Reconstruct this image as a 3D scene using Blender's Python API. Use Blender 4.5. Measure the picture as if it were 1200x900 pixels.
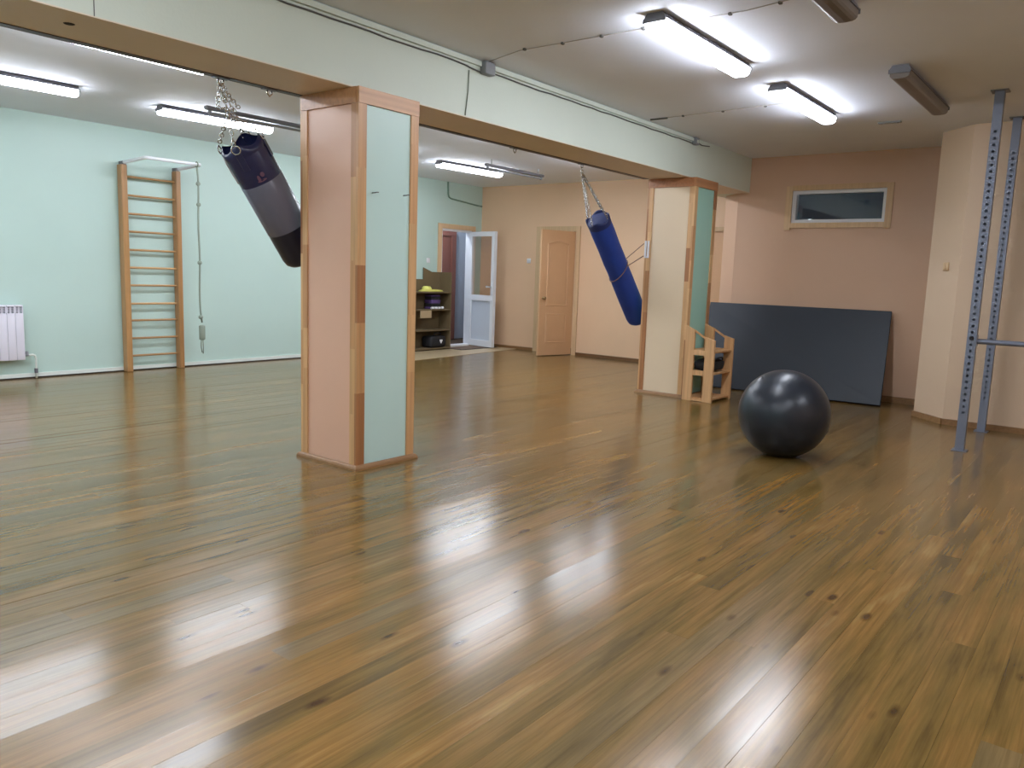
import bpy, bmesh, math, random
from mathutils import Vector, Matrix

for o in list(bpy.data.objects):
    bpy.data.objects.remove(o)
S = bpy.context.scene
COL = S.collection
R = math.radians
PI = math.pi
random.seed(7)

# ------------------------------------------------------------------ camera
def make_camera():
    yaw, pitch, roll = R(37.921), R(7.904), R(1.986)
    f_px = 922.43
    c, s = math.cos(yaw), math.sin(yaw)
    fw = Vector((c * math.cos(pitch), s * math.cos(pitch), -math.sin(pitch)))
    rt = Vector((s, -c, 0))
    dn = fw.cross(rt)
    cr, sr = math.cos(roll), math.sin(roll)
    r2 = rt * cr - dn * sr
    d2 = rt * sr + dn * cr
    cam = bpy.data.cameras.new('camera')
    cam.sensor_width = 36
    cam.lens = 36 * f_px / 1200
    cam.clip_start = 0.02
    o = bpy.data.objects.new('camera', cam)
    COL.objects.link(o)
    m = Matrix((r2, -d2, -fw)).transposed().to_4x4()
    m.translation = Vector((0, 0, 1.30))
    o.matrix_world = m
    S.camera = o
make_camera()

# ------------------------------------------------------------------ world, exposure
w = bpy.data.worlds.new('night')
S.world = w
w.use_nodes = True
w.node_tree.nodes['Background'].inputs[0].default_value = (0.006, 0.009, 0.014, 1)
w.node_tree.nodes['Background'].inputs[1].default_value = 1.0
S.view_settings.view_transform = 'Standard'
S.view_settings.look = 'None'
S.view_settings.gamma = 1
S.view_settings.use_curve_mapping = False
S.view_settings.exposure = 0.78
LAMP_POWER = 25.0
try:
    S.cycles.max_bounces = 8
    S.cycles.diffuse_bounces = 5
    S.cycles.glossy_bounces = 4
    S.cycles.caustics_reflective = False
    S.cycles.caustics_refractive = False
    S.cycles.use_denoising = True
except Exception:
    pass

# ------------------------------------------------------------------ mesh helpers
class MB:
    """collects shapes with a per-vertex tone and builds them as one mesh"""
    def __init__(self):
        self.v, self.f, self.t, self.sm = [], [], [], []
        self.tone = (0.5, 0.5, 0.5)

    def add(self, verts, faces, smooth=False, M=None):
        b = len(self.v)
        for p in verts:
            p = Vector(p)
            self.v.append(tuple(M @ p if M else p))
            self.t.append(self.tone)
        for f in faces:
            self.f.append(tuple(b + i for i in f))
            self.sm.append(smooth)
        return self

    def box(self, x0, x1, y0, y1, z0, z1, M=None):
        x0, x1 = min(x0, x1), max(x0, x1)
        y0, y1 = min(y0, y1), max(y0, y1)
        z0, z1 = min(z0, z1), max(z0, z1)
        v = [(x0, y0, z0), (x1, y0, z0), (x1, y1, z0), (x0, y1, z0), (x0, y0, z1), (x1, y0, z1), (x1, y1, z1), (x0, y1, z1)]
        f = [(0, 3, 2, 1), (4, 5, 6, 7), (0, 1, 5, 4), (1, 2, 6, 5), (2, 3, 7, 6), (3, 0, 4, 7)]
        return self.add(v, f, False, M)

    def rbox(self, x0, x1, y0, y1, z0, z1, r=0.01, M=None, seg=2):
        bm = bmesh.new()
        bmesh.ops.create_cube(bm, size=1)
        for q in bm.verts:
            q.co = Vector(((x0 + x1) / 2 + q.co.x * (x1 - x0), (y0 + y1) / 2 + q.co.y * (y1 - y0), (z0 + z1) / 2 + q.co.z * (z1 - z0)))
        bmesh.ops.bevel(bm, geom=list(bm.edges), offset=r, segments=seg, affect='EDGES', profile=0.5)
        bm.verts.index_update()
        self.add([tuple(q.co) for q in bm.verts], [tuple(q.index for q in f.verts) for f in bm.faces], seg > 1, M)
        bm.free()
        return self

    def prism(self, pts, z0, z1, M=None, smooth=False):
        n = len(pts)
        v = [(x, y, z0) for x, y in pts] + [(x, y, z1) for x, y in pts]
        f = [tuple(range(n - 1, -1, -1)), tuple(range(n, 2 * n))]
        f += [(i, (i + 1) % n, n + (i + 1) % n, n + i) for i in range(n)]
        return self.add(v, f, smooth, M)

    def lathe(self, prof, n=24, M=None, smooth=True, cap=True):
        v, f = [], []
        for r, z in prof:
            for k in range(n):
                a = 2 * PI * k / n
                v.append((r * math.cos(a), r * math.sin(a), z))
        for i in range(len(prof) - 1):
            for k in range(n):
                k2 = (k + 1) % n
                f.append((i * n + k, i * n + k2, (i + 1) * n + k2, (i + 1) * n + k))
        self.add(v, f, smooth, M)
        if cap:
            m = len(prof) - 1
            self.add([v[k] for k in range(n)], [tuple(range(n - 1, -1, -1))], False, M)
            self.add([v[m * n + k] for k in range(n)], [tuple(range(n))], False, M)
        return self

    def tube(self, pts, r, n=8, M=None, closed=False):
        pts = [Vector(p) for p in pts]
        v, f = [], []
        N = len(pts)
        up = None
        for i, p in enumerate(pts):
            a = pts[(i - 1) % N] if (closed or i > 0) else p
            b = pts[(i + 1) % N] if (closed or i < N - 1) else p
            d = (b - a).normalized()
            if up is None:
                up = Vector((0, 0, 1)) if abs(d.z) < 0.9 else Vector((1, 0, 0))
            s = d.cross(up).normalized()
            up = s.cross(d).normalized()
            rr = r[i] if isinstance(r, (list, tuple)) else r
            for k in range(n):
                t = 2 * PI * k / n
                v.append(p + s * (rr * math.cos(t)) + up * (rr * math.sin(t)))
        for i in range(N if closed else N - 1):
            j = (i + 1) % N
            for k in range(n):
                k2 = (k + 1) % n
                f.append((i * n + k, i * n + k2, j * n + k2, j * n + k))
        if not closed:
            f.append(tuple(range(n - 1, -1, -1)))
            f.append(tuple((N - 1) * n + k for k in range(n)))
        return self.add(v, f, True, M)

    def build(self, name, mat, parent=None):
        me = bpy.data.meshes.new(name)
        me.from_pydata(self.v, [], self.f)
        at = me.color_attributes.new('tone', 'FLOAT_COLOR', 'POINT')
        flat = []
        for t in self.t:
            flat += [t[0], t[1], t[2], 1.0]
        at.data.foreach_set('color', flat)
        me.polygons.foreach_set('use_smooth', self.sm)
        me.materials.append(mat)
        me.validate()
        me.update()
        o = bpy.data.objects.new(name, me)
        COL.objects.link(o)
        if parent is not None:
            o.parent = parent
            o.matrix_parent_inverse = Matrix.Translation(-parent.location) if parent.location.length else Matrix()
        return o

def rnd():
    return (random.random(), random.random(), random.random())

def tag(o, label=None, cat=None, group=None, kind=None):
    if label: o['label'] = label
    if cat: o['category'] = cat
    if group: o['group'] = group
    if kind: o['kind'] = kind
    return o

def thing(name, label, cat, loc, group=None):
    o = bpy.data.objects.new(name, None)
    o.empty_display_size = 0.1
    o.location = loc
    COL.objects.link(o)
    return tag(o, label, cat, group)

def structure(o, label=None):
    return tag(o, label, None, None, 'structure')

def align(a, b):
    """matrix that carries the z axis onto the line a->b with origin at a"""
    a, b = Vector(a), Vector(b)
    q = Vector((0, 0, 1)).rotation_difference((b - a).normalized())
    return Matrix.Translation(a) @ q.to_matrix().to_4x4()

# ------------------------------------------------------------------ materials
def new_mat(name):
    m = bpy.data.materials.new(name)
    m.use_nodes = True
    nt = m.node_tree
    return m, nt, nt.nodes['Principled BSDF']

def lin(c):
    return tuple(((x / 255) / 12.92 if x / 255 <= 0.04045 else ((x / 255 + 0.055) / 1.055) ** 2.4) for x in c)

def plain(name, rgb, rough=0.5, metal=0.0, var=0.06, bump=0.0, nscale=6.0, bscale=120.0, spec=0.5):
    """painted or plastic surface: even colour with slight mottling and fine relief"""
    m, nt, p = new_mat(name)
    N, L = nt.nodes, nt.links
    c = lin(rgb)
    geo = N.new('ShaderNodeNewGeometry')
    nz = N.new('ShaderNodeTexNoise')
    nz.inputs['Scale'].default_value = nscale
    nz.inputs['Detail'].default_value = 5
    L.new(geo.outputs['Position'], nz.inputs['Vector'])
    mix = N.new('ShaderNodeMix')
    mix.data_type = 'RGBA'
    mix.inputs[6].default_value = tuple(x * (1 - var) for x in c) + (1,)
    mix.inputs[7].default_value = tuple(min(1, x * (1 + var)) for x in c) + (1,)
    L.new(nz.outputs[0], mix.inputs[0])
    L.new(mix.outputs[2], p.inputs['Base Color'])
    p.inputs['Roughness'].default_value = rough
    p.inputs['Metallic'].default_value = metal
    p.inputs['Specular IOR Level'].default_value = spec
    if bump:
        b = N.new('ShaderNodeTexNoise')
        b.inputs['Scale'].default_value = bscale
        b.inputs['Detail'].default_value = 3
        L.new(geo.outputs['Position'], b.inputs['Vector'])
        bp = N.new('ShaderNodeBump')
        bp.inputs['Strength'].default_value = bump
        bp.inputs['Distance'].default_value = 0.004
        L.new(b.outputs[0], bp.inputs['Height'])
        L.new(bp.outputs[0], p.inputs['Normal'])
    return m

def wood(name, dark, mid, light, rough=0.4, axis='Z', amount=0.35):
    """jointed pine: the tone attribute picks the board's colour, stretched noise draws the grain along the axis"""
    m, nt, p = new_mat(name)
    N, L = nt.nodes, nt.links
    at = N.new('ShaderNodeAttribute'); at.attribute_name = 'tone'
    sep = N.new('ShaderNodeSeparateColor'); L.new(at.outputs['Color'], sep.inputs[0])
    ramp = N.new('ShaderNodeValToRGB')
    e = ramp.color_ramp.elements
    e[0].position, e[0].color = 0.0, lin(dark) + (1,)
    e[1].position, e[1].color = 1.0, lin(light) + (1,)
    q = e.new(0.5); q.color = lin(mid) + (1,)
    L.new(sep.outputs[0], ramp.inputs[0])
    geo = N.new('ShaderNodeNewGeometry')
    mp = N.new('ShaderNodeMapping')
    sc = {'X': (1.2, 40, 40), 'Y': (40, 1.2, 40), 'Z': (40, 40, 1.2)}[axis]
    mp.inputs['Scale'].default_value = sc
    off = N.new('ShaderNodeVectorMath'); off.operation = 'SCALE'; off.inputs[3].default_value = 13.0
    L.new(at.outputs['Vector'], off.inputs[0])
    ad = N.new('ShaderNodeVectorMath'); ad.operation = 'ADD'
    L.new(geo.outputs['Position'], ad.inputs[0]); L.new(off.outputs[0], ad.inputs[1])
    L.new(ad.outputs[0], mp.inputs[0])
    nz = N.new('ShaderNodeTexNoise'); nz.inputs['Scale'].default_value = 1.0; nz.inputs['Detail'].default_value = 4
    L.new(mp.outputs[0], nz.inputs['Vector'])
    mul = N.new('ShaderNodeMix'); mul.data_type = 'RGBA'; mul.blend_type = 'MULTIPLY'
    mul.inputs[0].default_value = amount
    L.new(ramp.outputs[0], mul.inputs[6])
    r2 = N.new('ShaderNodeValToRGB')
    r2.color_ramp.elements[0].position = 0.3; r2.color_ramp.elements[0].color = (0.35, 0.28, 0.22, 1)
    r2.color_ramp.elements[1].position = 0.65; r2.color_ramp.elements[1].color = (1, 1, 1, 1)
    L.new(nz.outputs[0], r2.inputs[0]); L.new(r2.outputs[0], mul.inputs[7])
    L.new(mul.outputs[2], p.inputs['Base Color'])
    p.inputs['Roughness'].default_value = rough
    return m

def floor_material():
    m, nt, p = new_mat('varnished_pine_floor')
    N, L = nt.nodes, nt.links
    def node(t, **kw):
        n = N.new(t)
        for k, v in kw.items(): setattr(n, k, v)
        return n
    at = node('ShaderNodeAttribute'); at.attribute_name = 'tone'
    sep = node('ShaderNodeSeparateColor'); L.new(at.outputs['Color'], sep.inputs[0])
    geo = node('ShaderNodeNewGeometry')
    off = node('ShaderNodeVectorMath', operation='SCALE'); off.inputs[3].default_value = 31.0
    L.new(at.outputs['Vector'], off.inputs[0])
    ad = node('ShaderNodeVectorMath', operation='ADD')
    L.new(geo.outputs['Position'], ad.inputs[0]); L.new(off.outputs[0], ad.inputs[1])
    def mapped(scale):
        mp = node('ShaderNodeMapping'); mp.inputs['Scale'].default_value = scale
        L.new(ad.outputs[0], mp.inputs[0]); return mp.outputs[0]
    def noise(vec, detail=4, rough=0.55, dist=0.0):
        n = node('ShaderNodeTexNoise'); n.inputs['Scale'].default_value = 1; n.inputs['Detail'].default_value = detail
        n.inputs['Roughness'].default_value = rough; n.inputs['Distortion'].default_value = dist
        L.new(vec, n.inputs['Vector']); return n.outputs[0]
    # broad tone along the board
    base = node('ShaderNodeValToRGB')
    e = base.color_ramp.elements
    e[0].position, e[0].color = 0.0, lin((95, 76, 40)) + (1,)
    e[1].position, e[1].color = 1.0, lin((144, 116, 66)) + (1,)
    for pos, c in ((0.3, (112, 90, 46)), (0.55, (124, 96, 50)), (0.8, (134, 101, 53))):
        q = e.new(pos); q.color = lin(c) + (1,)
    broad = noise(mapped((1.5, 11.0, 1)), 4, 0.55, 0.25)
    mixf = node('ShaderNodeMath', operation='MULTIPLY_ADD'); mixf.inputs[1].default_value = 0.36
    sub = node('ShaderNodeMath', operation='MULTIPLY_ADD'); sub.inputs[1].default_value = 2.2; sub.inputs[2].default_value = -0.80
    L.new(broad, sub.inputs[0]); L.new(sep.outputs[0], mixf.inputs[0]); L.new(sub.outputs[0], mixf.inputs[2])
    L.new(mixf.outputs[0], base.inputs[0])
    # greyish boards
    grey = node('ShaderNodeMix', data_type='RGBA'); grey.inputs[7].default_value = lin((112, 99, 70)) + (1,)
    gf = node('ShaderNodeMapRange'); gf.inputs[1].default_value = 0.5; gf.inputs[2].default_value = 1.0; gf.inputs[3].default_value = 0.0; gf.inputs[4].default_value = 0.75
    L.new(sep.outputs[1], gf.inputs[0]); L.new(gf.outputs[0], grey.inputs[0]); L.new(base.outputs[0], grey.inputs[6])
    # fine grain
    grain = noise(mapped((2.2, 75.0, 1)), 5, 0.6, 0.4)
    gr = node('ShaderNodeValToRGB')
    gr.color_ramp.elements[0].position = 0.32; gr.color_ramp.elements[0].color = (0.66, 0.62, 0.56, 1)
    gr.color_ramp.elements[1].position = 0.62; gr.color_ramp.elements[1].color = (1.06, 1.04, 1.0, 1)
    L.new(grain, gr.inputs[0])
    m1 = node('ShaderNodeMix', data_type='RGBA', blend_type='MULTIPLY'); m1.inputs[0].default_value = 0.8
    L.new(grey.outputs[2], m1.inputs[6]); L.new(gr.outputs[0], m1.inputs[7])
    # knots: sparse dark spots with a soft halo
    vor = node('ShaderNodeTexVoronoi'); vor.inputs['Scale'].default_value = 1; vor.inputs['Randomness'].default_value = 1.0
    wob = noise(mapped((9, 9, 1)), 2)
    L.new(mapped((3.6, 10.0, 1)), vor.inputs['Vector'])
    kd = node('ShaderNodeMath', operation='MULTIPLY_ADD'); kd.inputs[1].default_value = 0.16; kd.inputs[2].default_value = -0.08
    L.new(wob, kd.inputs[0])
    ks = node('ShaderNodeMath', operation='ADD'); L.new(vor.outputs['Distance'], ks.inputs[0]); L.new(kd.outputs[0], ks.inputs[1])
    cs = node('ShaderNodeSeparateColor'); L.new(vor.outputs['Color'], cs.inputs[0])
    on = node('ShaderNodeMath', operation='GREATER_THAN'); on.inputs[1].default_value = 0.70; L.new(cs.outputs[0], on.inputs[0])
    kr = node('ShaderNodeMapRange'); kr.inputs[1].default_value = 0.06; kr.inputs[2].default_value = 0.21; kr.inputs[3].default_value = 0.85; kr.inputs[4].default_value = 0.0
    L.new(ks.outputs[0], kr.inputs[0])
    kf = node('ShaderNodeMath', operation='MULTIPLY'); L.new(kr.outputs[0], kf.inputs[0]); L.new(on.outputs[0], kf.inputs[1])
    m2 = node('ShaderNodeMix', data_type='RGBA'); m2.inputs[7].default_value = lin((58, 36, 18)) + (1,)
    L.new(kf.outputs[0], m2.inputs[0]); L.new(m1.outputs[2], m2.inputs[6])
    L.new(m2.outputs[2], p.inputs['Base Color'])
    # varnish
    rr = node('ShaderNodeMapRange'); rr.inputs[3].default_value = 0.14; rr.inputs[4].default_value = 0.25
    L.new(broad, rr.inputs[0]); L.new(rr.outputs[0], p.inputs['Roughness'])
    p.inputs['IOR'].default_value = 1.5
    bp = node('ShaderNodeBump'); bp.inputs['Strength'].default_value = 0.10; bp.inputs['Distance'].default_value = 0.002
    wav = noise(mapped((2.0, 22.0, 1)), 3)
    L.new(wav, bp.inputs['Height']); L.new(bp.outputs[0], p.inputs['Normal'])
    return m

def glass_mat(name, tint=(0.9, 0.93, 0.93)):
    """thin pane: see-through with Fresnel reflections"""
    m = bpy.data.materials.new(name)
    m.use_nodes = True
    nt = m.node_tree
    N, L = nt.nodes, nt.links
    N.remove(N['Principled BSDF'])
    out = N['Material Output']
    tr = N.new('ShaderNodeBsdfTransparent'); tr.inputs[0].default_value = tint + (1,)
    gl = N.new('ShaderNodeBsdfGlossy'); gl.inputs['Roughness'].default_value = 0.03
    lw = N.new('ShaderNodeLayerWeight'); lw.inputs['Blend'].default_value = 0.5
    pw = N.new('ShaderNodeMath'); pw.operation = 'POWER'; pw.inputs[1].default_value = 5.0
    fr = N.new('ShaderNodeMath'); fr.operation = 'MULTIPLY_ADD'; fr.inputs[1].default_value = 0.9; fr.inputs[2].default_value = 0.045
    L.new(lw.outputs['Facing'], pw.inputs[0]); L.new(pw.outputs[0], fr.inputs[0])
    mx = N.new('ShaderNodeMixShader')
    L.new(fr.outputs[0], mx.inputs[0]); L.new(tr.outputs[0], mx.inputs[1]); L.new(gl.outputs[0], mx.inputs[2])
    L.new(mx.outputs[0], out.inputs['Surface'])
    return m

def glow_mat(name, strength):
    m, nt, p = new_mat(name)
    p.inputs['Base Color'].default_value = (0.9, 0.9, 0.9, 1)
    p.inputs['Emission Color'].default_value = (0.92, 0.975, 1.08, 1)
    p.inputs['Emission Strength'].default_value = strength
    p.inputs['Roughness'].default_value = 0.3
    return m

M_FLOOR = floor_material()
M_SUB = plain('subfloor', (60, 45, 30), 0.8)
M_GREEN = plain('mint_wall_paint', (186, 210, 202), 0.42, bump=0.10, nscale=2.0, var=0.035, bscale=60)
M_BEAMG = plain('pale_green_beam_paint', (206, 216, 204), 0.5, bump=0.12, nscale=2.0, var=0.04, bscale=60)
M_PEACH = plain('peach_wall_paint', (224, 189, 154), 0.5, bump=0.12, nscale=2.0, var=0.045, bscale=60)
M_ALCOVE = plain('pinkish_shaded_alcove_paint', (202, 167, 140), 0.5, bump=0.12, nscale=2.0, var=0.05, bscale=60)  # pinker than the far wall, and darkened to stand in for dim alcove light
M_RIGHT = plain('pale_peach_paint', (208, 182, 154), 0.5, bump=0.12, nscale=2.0, var=0.045, bscale=60)
M_CEIL = plain('ceiling_whitewash', (232, 236, 246), 0.75, bump=0.25, nscale=1.6, var=0.05, bscale=45)
M_SOFFIT = plain('beam_underside_board', (222, 206, 186), 0.5, bump=0.05, nscale=3.0, var=0.07)
M_PINK = plain('pink_column_panel', (222, 180, 154), 0.4, bump=0.06, nscale=2.2, var=0.06)
M_CREAM = plain('cream_peach_column_panel', (226, 206, 176), 0.4, bump=0.06, nscale=2.2, var=0.05)
M_MINT = plain('mint_column_panel', (194, 222, 216), 0.38, bump=0.06, nscale=2.2, var=0.04)
M_TEAL = plain('teal_column_panel', (162, 210, 196), 0.38, bump=0.06, nscale=2.2, var=0.04)
M_TRIM = wood('pine_trim', (162, 108, 70), (206, 158, 110), (226, 186, 136), 0.38, 'Z')
M_TRIMX = wood('pine_trim_along', (180, 124, 84), (206, 158, 114), (224, 182, 138), 0.38, 'X')
M_SKIRT = wood('brown_skirting', (112, 78, 48), (138, 102, 66), (160, 122, 82), 0.4, 'X')
M_BARS = wood('varnished_bars', (164, 118, 74), (190, 146, 96), (208, 166, 116), 0.35, 'Z')
M_RUNG = wood('varnished_rungs', (170, 130, 84), (188, 146, 96), (206, 164, 112), 0.35, 'X')
M_RAW = wood('raw_pine', (190, 140, 92), (212, 166, 116), (226, 184, 136), 0.55, 'Z')
M_CASING = wood('light_casing', (200, 166, 126), (210, 178, 138), (218, 188, 150), 0.45, 'Z', 0.2)
M_LEAF = plain('beech_door_leaf', (210, 168, 128), 0.42, var=0.05, nscale=4)
M_SHELFW = plain('olive_brown_board', (108, 92, 66), 0.6, var=0.08)
M_WHITE = plain('white_plastic', (224, 226, 230), 0.35, var=0.02)
M_WHITEP = plain('white_door_panel', (196, 204, 214), 0.4, var=0.02)
M_RAD = plain('radiator_enamel', (222, 220, 232), 0.3, var=0.02)
M_BASEW = plain('white_baseboard_paint', (220, 226, 220), 0.45, var=0.03)
M_DARK = plain('dark_gap', (34, 28, 26), 0.8)
M_STEEL = plain('grey_blue_steel', (122, 128, 144), 0.42, metal=0.35, var=0.08)
M_CHROME = plain('bright_steel', (205, 208, 210), 0.22, metal=1.0, var=0.03)
M_ANGLE = plain('dark_steel_angle', (74, 62, 66), 0.45, metal=0.3)
M_BODY = plain('lamp_tray_grey', (104, 104, 110), 0.5, var=0.04)
M_OFF = plain('unlit_lamp_cover', (112, 104, 98), 0.35, var=0.05)
M_GLOW = glow_mat('lit_lamp_cover', LAMP_POWER)
M_BALL = plain('anthracite_vinyl', (32, 38, 48), 0.32, var=0.08, nscale=14)
M_MAT = plain('slate_vinyl_mat', (31, 39, 49), 0.5, var=0.08, bump=0.08, nscale=4)
M_MATEDGE = plain('mat_edge', (36, 44, 54), 0.6)
M_NAVY = plain('navy_black_vinyl', (38, 42, 78), 0.26, var=0.15, nscale=20, bump=0.1, bscale=30)
M_GREYV = plain('grey_vinyl', (104, 106, 122), 0.26, var=0.05)
M_BLUE = plain('royal_blue_canvas', (24, 58, 142), 0.6, var=0.18, nscale=9, bump=0.35, bscale=40)
M_BLUED = plain('dark_blue_webbing', (20, 36, 88), 0.6, var=0.1)
M_BLACKV = plain('blue_black_vinyl', (24, 26, 42), 0.3, var=0.1)
M_BLACK = plain('black_fabric', (26, 26, 30), 0.7, var=0.2, bump=0.2)
M_CORD = plain('pale_cord', (176, 172, 168), 0.6)
M_BROWNC = plain('brown_cord', (122, 92, 84), 0.6)
M_ROPE = plain('grey_green_rope', (134, 146, 132), 0.7, var=0.1)
M_CABLE = plain('dark_cable', (84, 84, 82), 0.6)
M_GREYP = plain('grey_plastic', (134, 138, 142), 0.5, var=0.03)
M_GREENP = plain('green_painted_pipe', (112, 142, 126), 0.4)
M_LINO = plain('beige_linoleum', (172, 152, 120), 0.4, var=0.10, nscale=8)
M_RUG = plain('brown_doormat_pile', (92, 74, 58), 0.9, var=0.2, bump=0.4)
M_MAROON = plain('maroon_brown_door', (116, 72, 62), 0.5, var=0.08)
M_GREYW = plain('grey_blue_plaster', (158, 164, 176), 0.6, var=0.03, bump=0.1)
M_YELLOW = plain('yellow_green_cloth', (206, 202, 104), 0.7, var=0.08)
M_PURPLE = plain('purple_pad', (88, 66, 118), 0.5)
M_RED = plain('faded_red_print', (104, 70, 92), 0.5)
M_BRASS = plain('dull_brass', (150, 122, 84), 0.35, metal=0.9)
M_GLASS = glass_mat('window_glass')
M_DOORGLASS = glass_mat('door_glass', (0.95, 0.92, 0.89))

# ------------------------------------------------------------------ room shell
CZ = 2.83            # ceiling height
BZ = 2.41            # beam underside
LW = 9.39            # wall with the wall bars
FX = 11.0            # far wall with the wooden door
AX = 9.72            # alcove wall with the small window
XB, YB = -2.6, -2.6  # behind the camera

def quad_wall(name, boxes, mat):
    b = MB()
    for q in boxes: b.box(*q)
    return structure(b.build(name, mat))

# ---- floor: slab plus planks running along the beam
def build_floor():
    slab = MB().box(XB - 0.1, 12.0, YB - 0.1, 10.7, -0.12, -0.016).build('floor', M_SUB)
    structure(slab, 'varnished brown pine plank floor')
    W = 0.104
    rng = random.Random(21)
    cam = S.camera.matrix_world.inverted()
    def seen(x, y):
        q = cam @ Vector((x, y, 0))
        if q.z > -0.3: return False
        u = 600 + 922.43 * q.x / -q.z
        v = 450 - 922.43 * q.y / -q.z
        return -60 < u < 1260 and 300 < v < 960
    planks = []
    y = YB
    while y < LW:
        y1 = min(y + W, LW)
        x = XB - rng.random() * 3.0
        while x < FX:
            ln = rng.uniform(2.6, 4.6)
            a, b = max(x, XB), min(x + ln, FX)
            x += ln
            if b - a < 0.02: continue
            planks.append((a, b, y, y1))
        y = y1
    def plank_mesh(mb, a, b, y0, y1):
        g = 0.0001
        tilt = rng.gauss(0, 0.0045)
        cup = rng.gauss(0, 0.0002)
        lift = rng.uniform(-0.0004, 0.0004)
        a += 0.0002; b -= 0.0002; y0 += g; y1 -= g
        yc = (y0 + y1) / 2
        ch = 0.0004
        def z(yy): return lift + tilt * (yy - yc)
        mb.tone = (rng.random(), rng.random(), rng.random())
        ys = [y0 + ch, yc, y1 - ch]
        zs = [z(ys[0]), z(yc) + cup, z(ys[2])]
        top = [(a, q, zz) for q, zz in zip(ys, zs)] + [(b, q, zz) for q, zz in zip(ys, zs)]
        mb.add(top, [(0, 3, 4, 1), (1, 4, 5, 2)], True)
        e = [(a, y0, z(y0) - ch), (b, y0, z(y0) - ch), (b, ys[0], zs[0]), (a, ys[0], zs[0]),
             (a, y1, z(y1) - ch), (b, y1, z(y1) - ch), (b, ys[2], zs[2]), (a, ys[2], zs[2])]
        mb.add(e, [(0, 1, 2, 3), (4, 7, 6, 5)], False)
        s = [(a, y0, -0.0155), (b, y0, -0.0155), (b, y0, z(y0) - ch), (a, y0, z(y0) - ch),
             (a, y1, -0.0155), (b, y1, -0.0155), (b, y1, z(y1) - ch), (a, y1, z(y1) - ch)]
        mb.add(s, [(0, 1, 2, 3), (4, 7, 6, 5), (0, 3, 7, 4), (1, 5, 6, 2), (0, 4, 5, 1)], False)
    def dist(p):
        a, b, y0, y1 = p
        best = None
        n = 12
        for i in range(n + 1):
            x = a + (b - a) * i / n
            if seen(x, y0):
                d = x * 0.78 + y0 * 0.61
                if best is None or d < best: best = d
        return best
    vis, rest = [], []
    for p in planks:
        d = dist(p)
        (vis if d is not None else rest).append((d or 99, p))
    vis.sort()
    rest += vis[280:]
    for d, p in vis[:280]:
        mb = MB(); plank_mesh(mb, *p); mb.build('plank', M_FLOOR, slab)
    mb = MB()
    for d, p in rest: plank_mesh(mb, *p)
    tag(mb.build('plank', M_FLOOR, slab), 'remaining floor planks towards the walls', kind='stuff')
build_floor()

# ---- ceiling
structure(MB().box(XB - 0.1, 12.0, YB - 0.1, 10.7, CZ, CZ + 0.1).build('ceiling', M_CEIL))

# ---- walls
DX0, DX1, DZ = 9.95, 10.74, 2.05      # doorway in the left wall
quad_wall('wall_left', [(XB - 0.1, DX0, LW, LW + 0.12, 0, CZ), (DX1, FX + 0.12, LW, LW + 0.12, 0, CZ), (DX0, DX1, LW, LW + 0.12, DZ, CZ)], M_GREEN)
FY0, FY1 = 7.32, 8.06                 # doorway in the far wall
GY0, GY1 = 4.52, 5.10                 # second doorway, behind the far column
quad_wall('wall_far', [(FX, FX + 0.12, FY1, LW, 0, CZ), (FX, FX + 0.12, GY1, FY0, 0, CZ), (FX, FX + 0.12, 4.30, GY0, 0, CZ),
                       (FX, FX + 0.12, FY0, FY1, 2.06, CZ), (FX, FX + 0.12, GY0, GY1, 2.04, CZ)], M_PEACH)
WY0, WY1, WZ0, WZ1 = 2.30, 3.39, 2.025, 2.425   # window opening
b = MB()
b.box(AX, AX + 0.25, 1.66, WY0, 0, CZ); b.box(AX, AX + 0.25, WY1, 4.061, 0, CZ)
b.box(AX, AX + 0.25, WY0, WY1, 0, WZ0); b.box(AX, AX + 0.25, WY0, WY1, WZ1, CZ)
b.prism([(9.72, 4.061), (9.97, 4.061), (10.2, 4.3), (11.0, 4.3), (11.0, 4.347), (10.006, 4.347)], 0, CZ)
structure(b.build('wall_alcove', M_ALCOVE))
b = MB().prism([(8.57, YB - 0.1), (9.9, YB - 0.1), (9.9, 1.66), (8.89, 1.66), (8.57, 1.34)], 0, CZ)
structure(b.build('wall_right', M_RIGHT))
quad_wall('wall_back', [(XB - 0.1, XB, YB - 0.1, LW, 0, CZ)], M_GREEN)
quad_wall('wall_near', [(XB, 8.57, YB - 0.1, YB, 0, CZ)], M_PEACH)

# ---- beam
structure(MB().box(XB, 11.0, 3.92, 4.46, BZ + 0.006, CZ).build('beam', M_BEAMG))
bm_o = bpy.data.objects['beam']
MB().box(XB, 9.72, 3.92, 4.40, BZ, BZ + 0.006).build('underside_board', M_SOFFIT, bm_o)
tag(MB().box(XB, 8.0, 4.40, 4.462, BZ - 0.004, BZ + 0.006).build('edge_angle', M_ANGLE, bm_o), 'dark steel angle strip along the inner lower edge')
tag(MB().lathe([(0.0, 0.0), (0.022, 0.0), (0.026, 0.002)], 12, Matrix.Translation((1.775, 4.13, BZ - 0.002))).build('knot', M_DARK, bm_o), 'dark knot in the underside board')

tag(MB().box(1.795, 1.799, 3.9185, 3.9201, BZ + 0.006, 2.78).build('seam', M_CABLE, bm_o), 'thin vertical seam')

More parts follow.
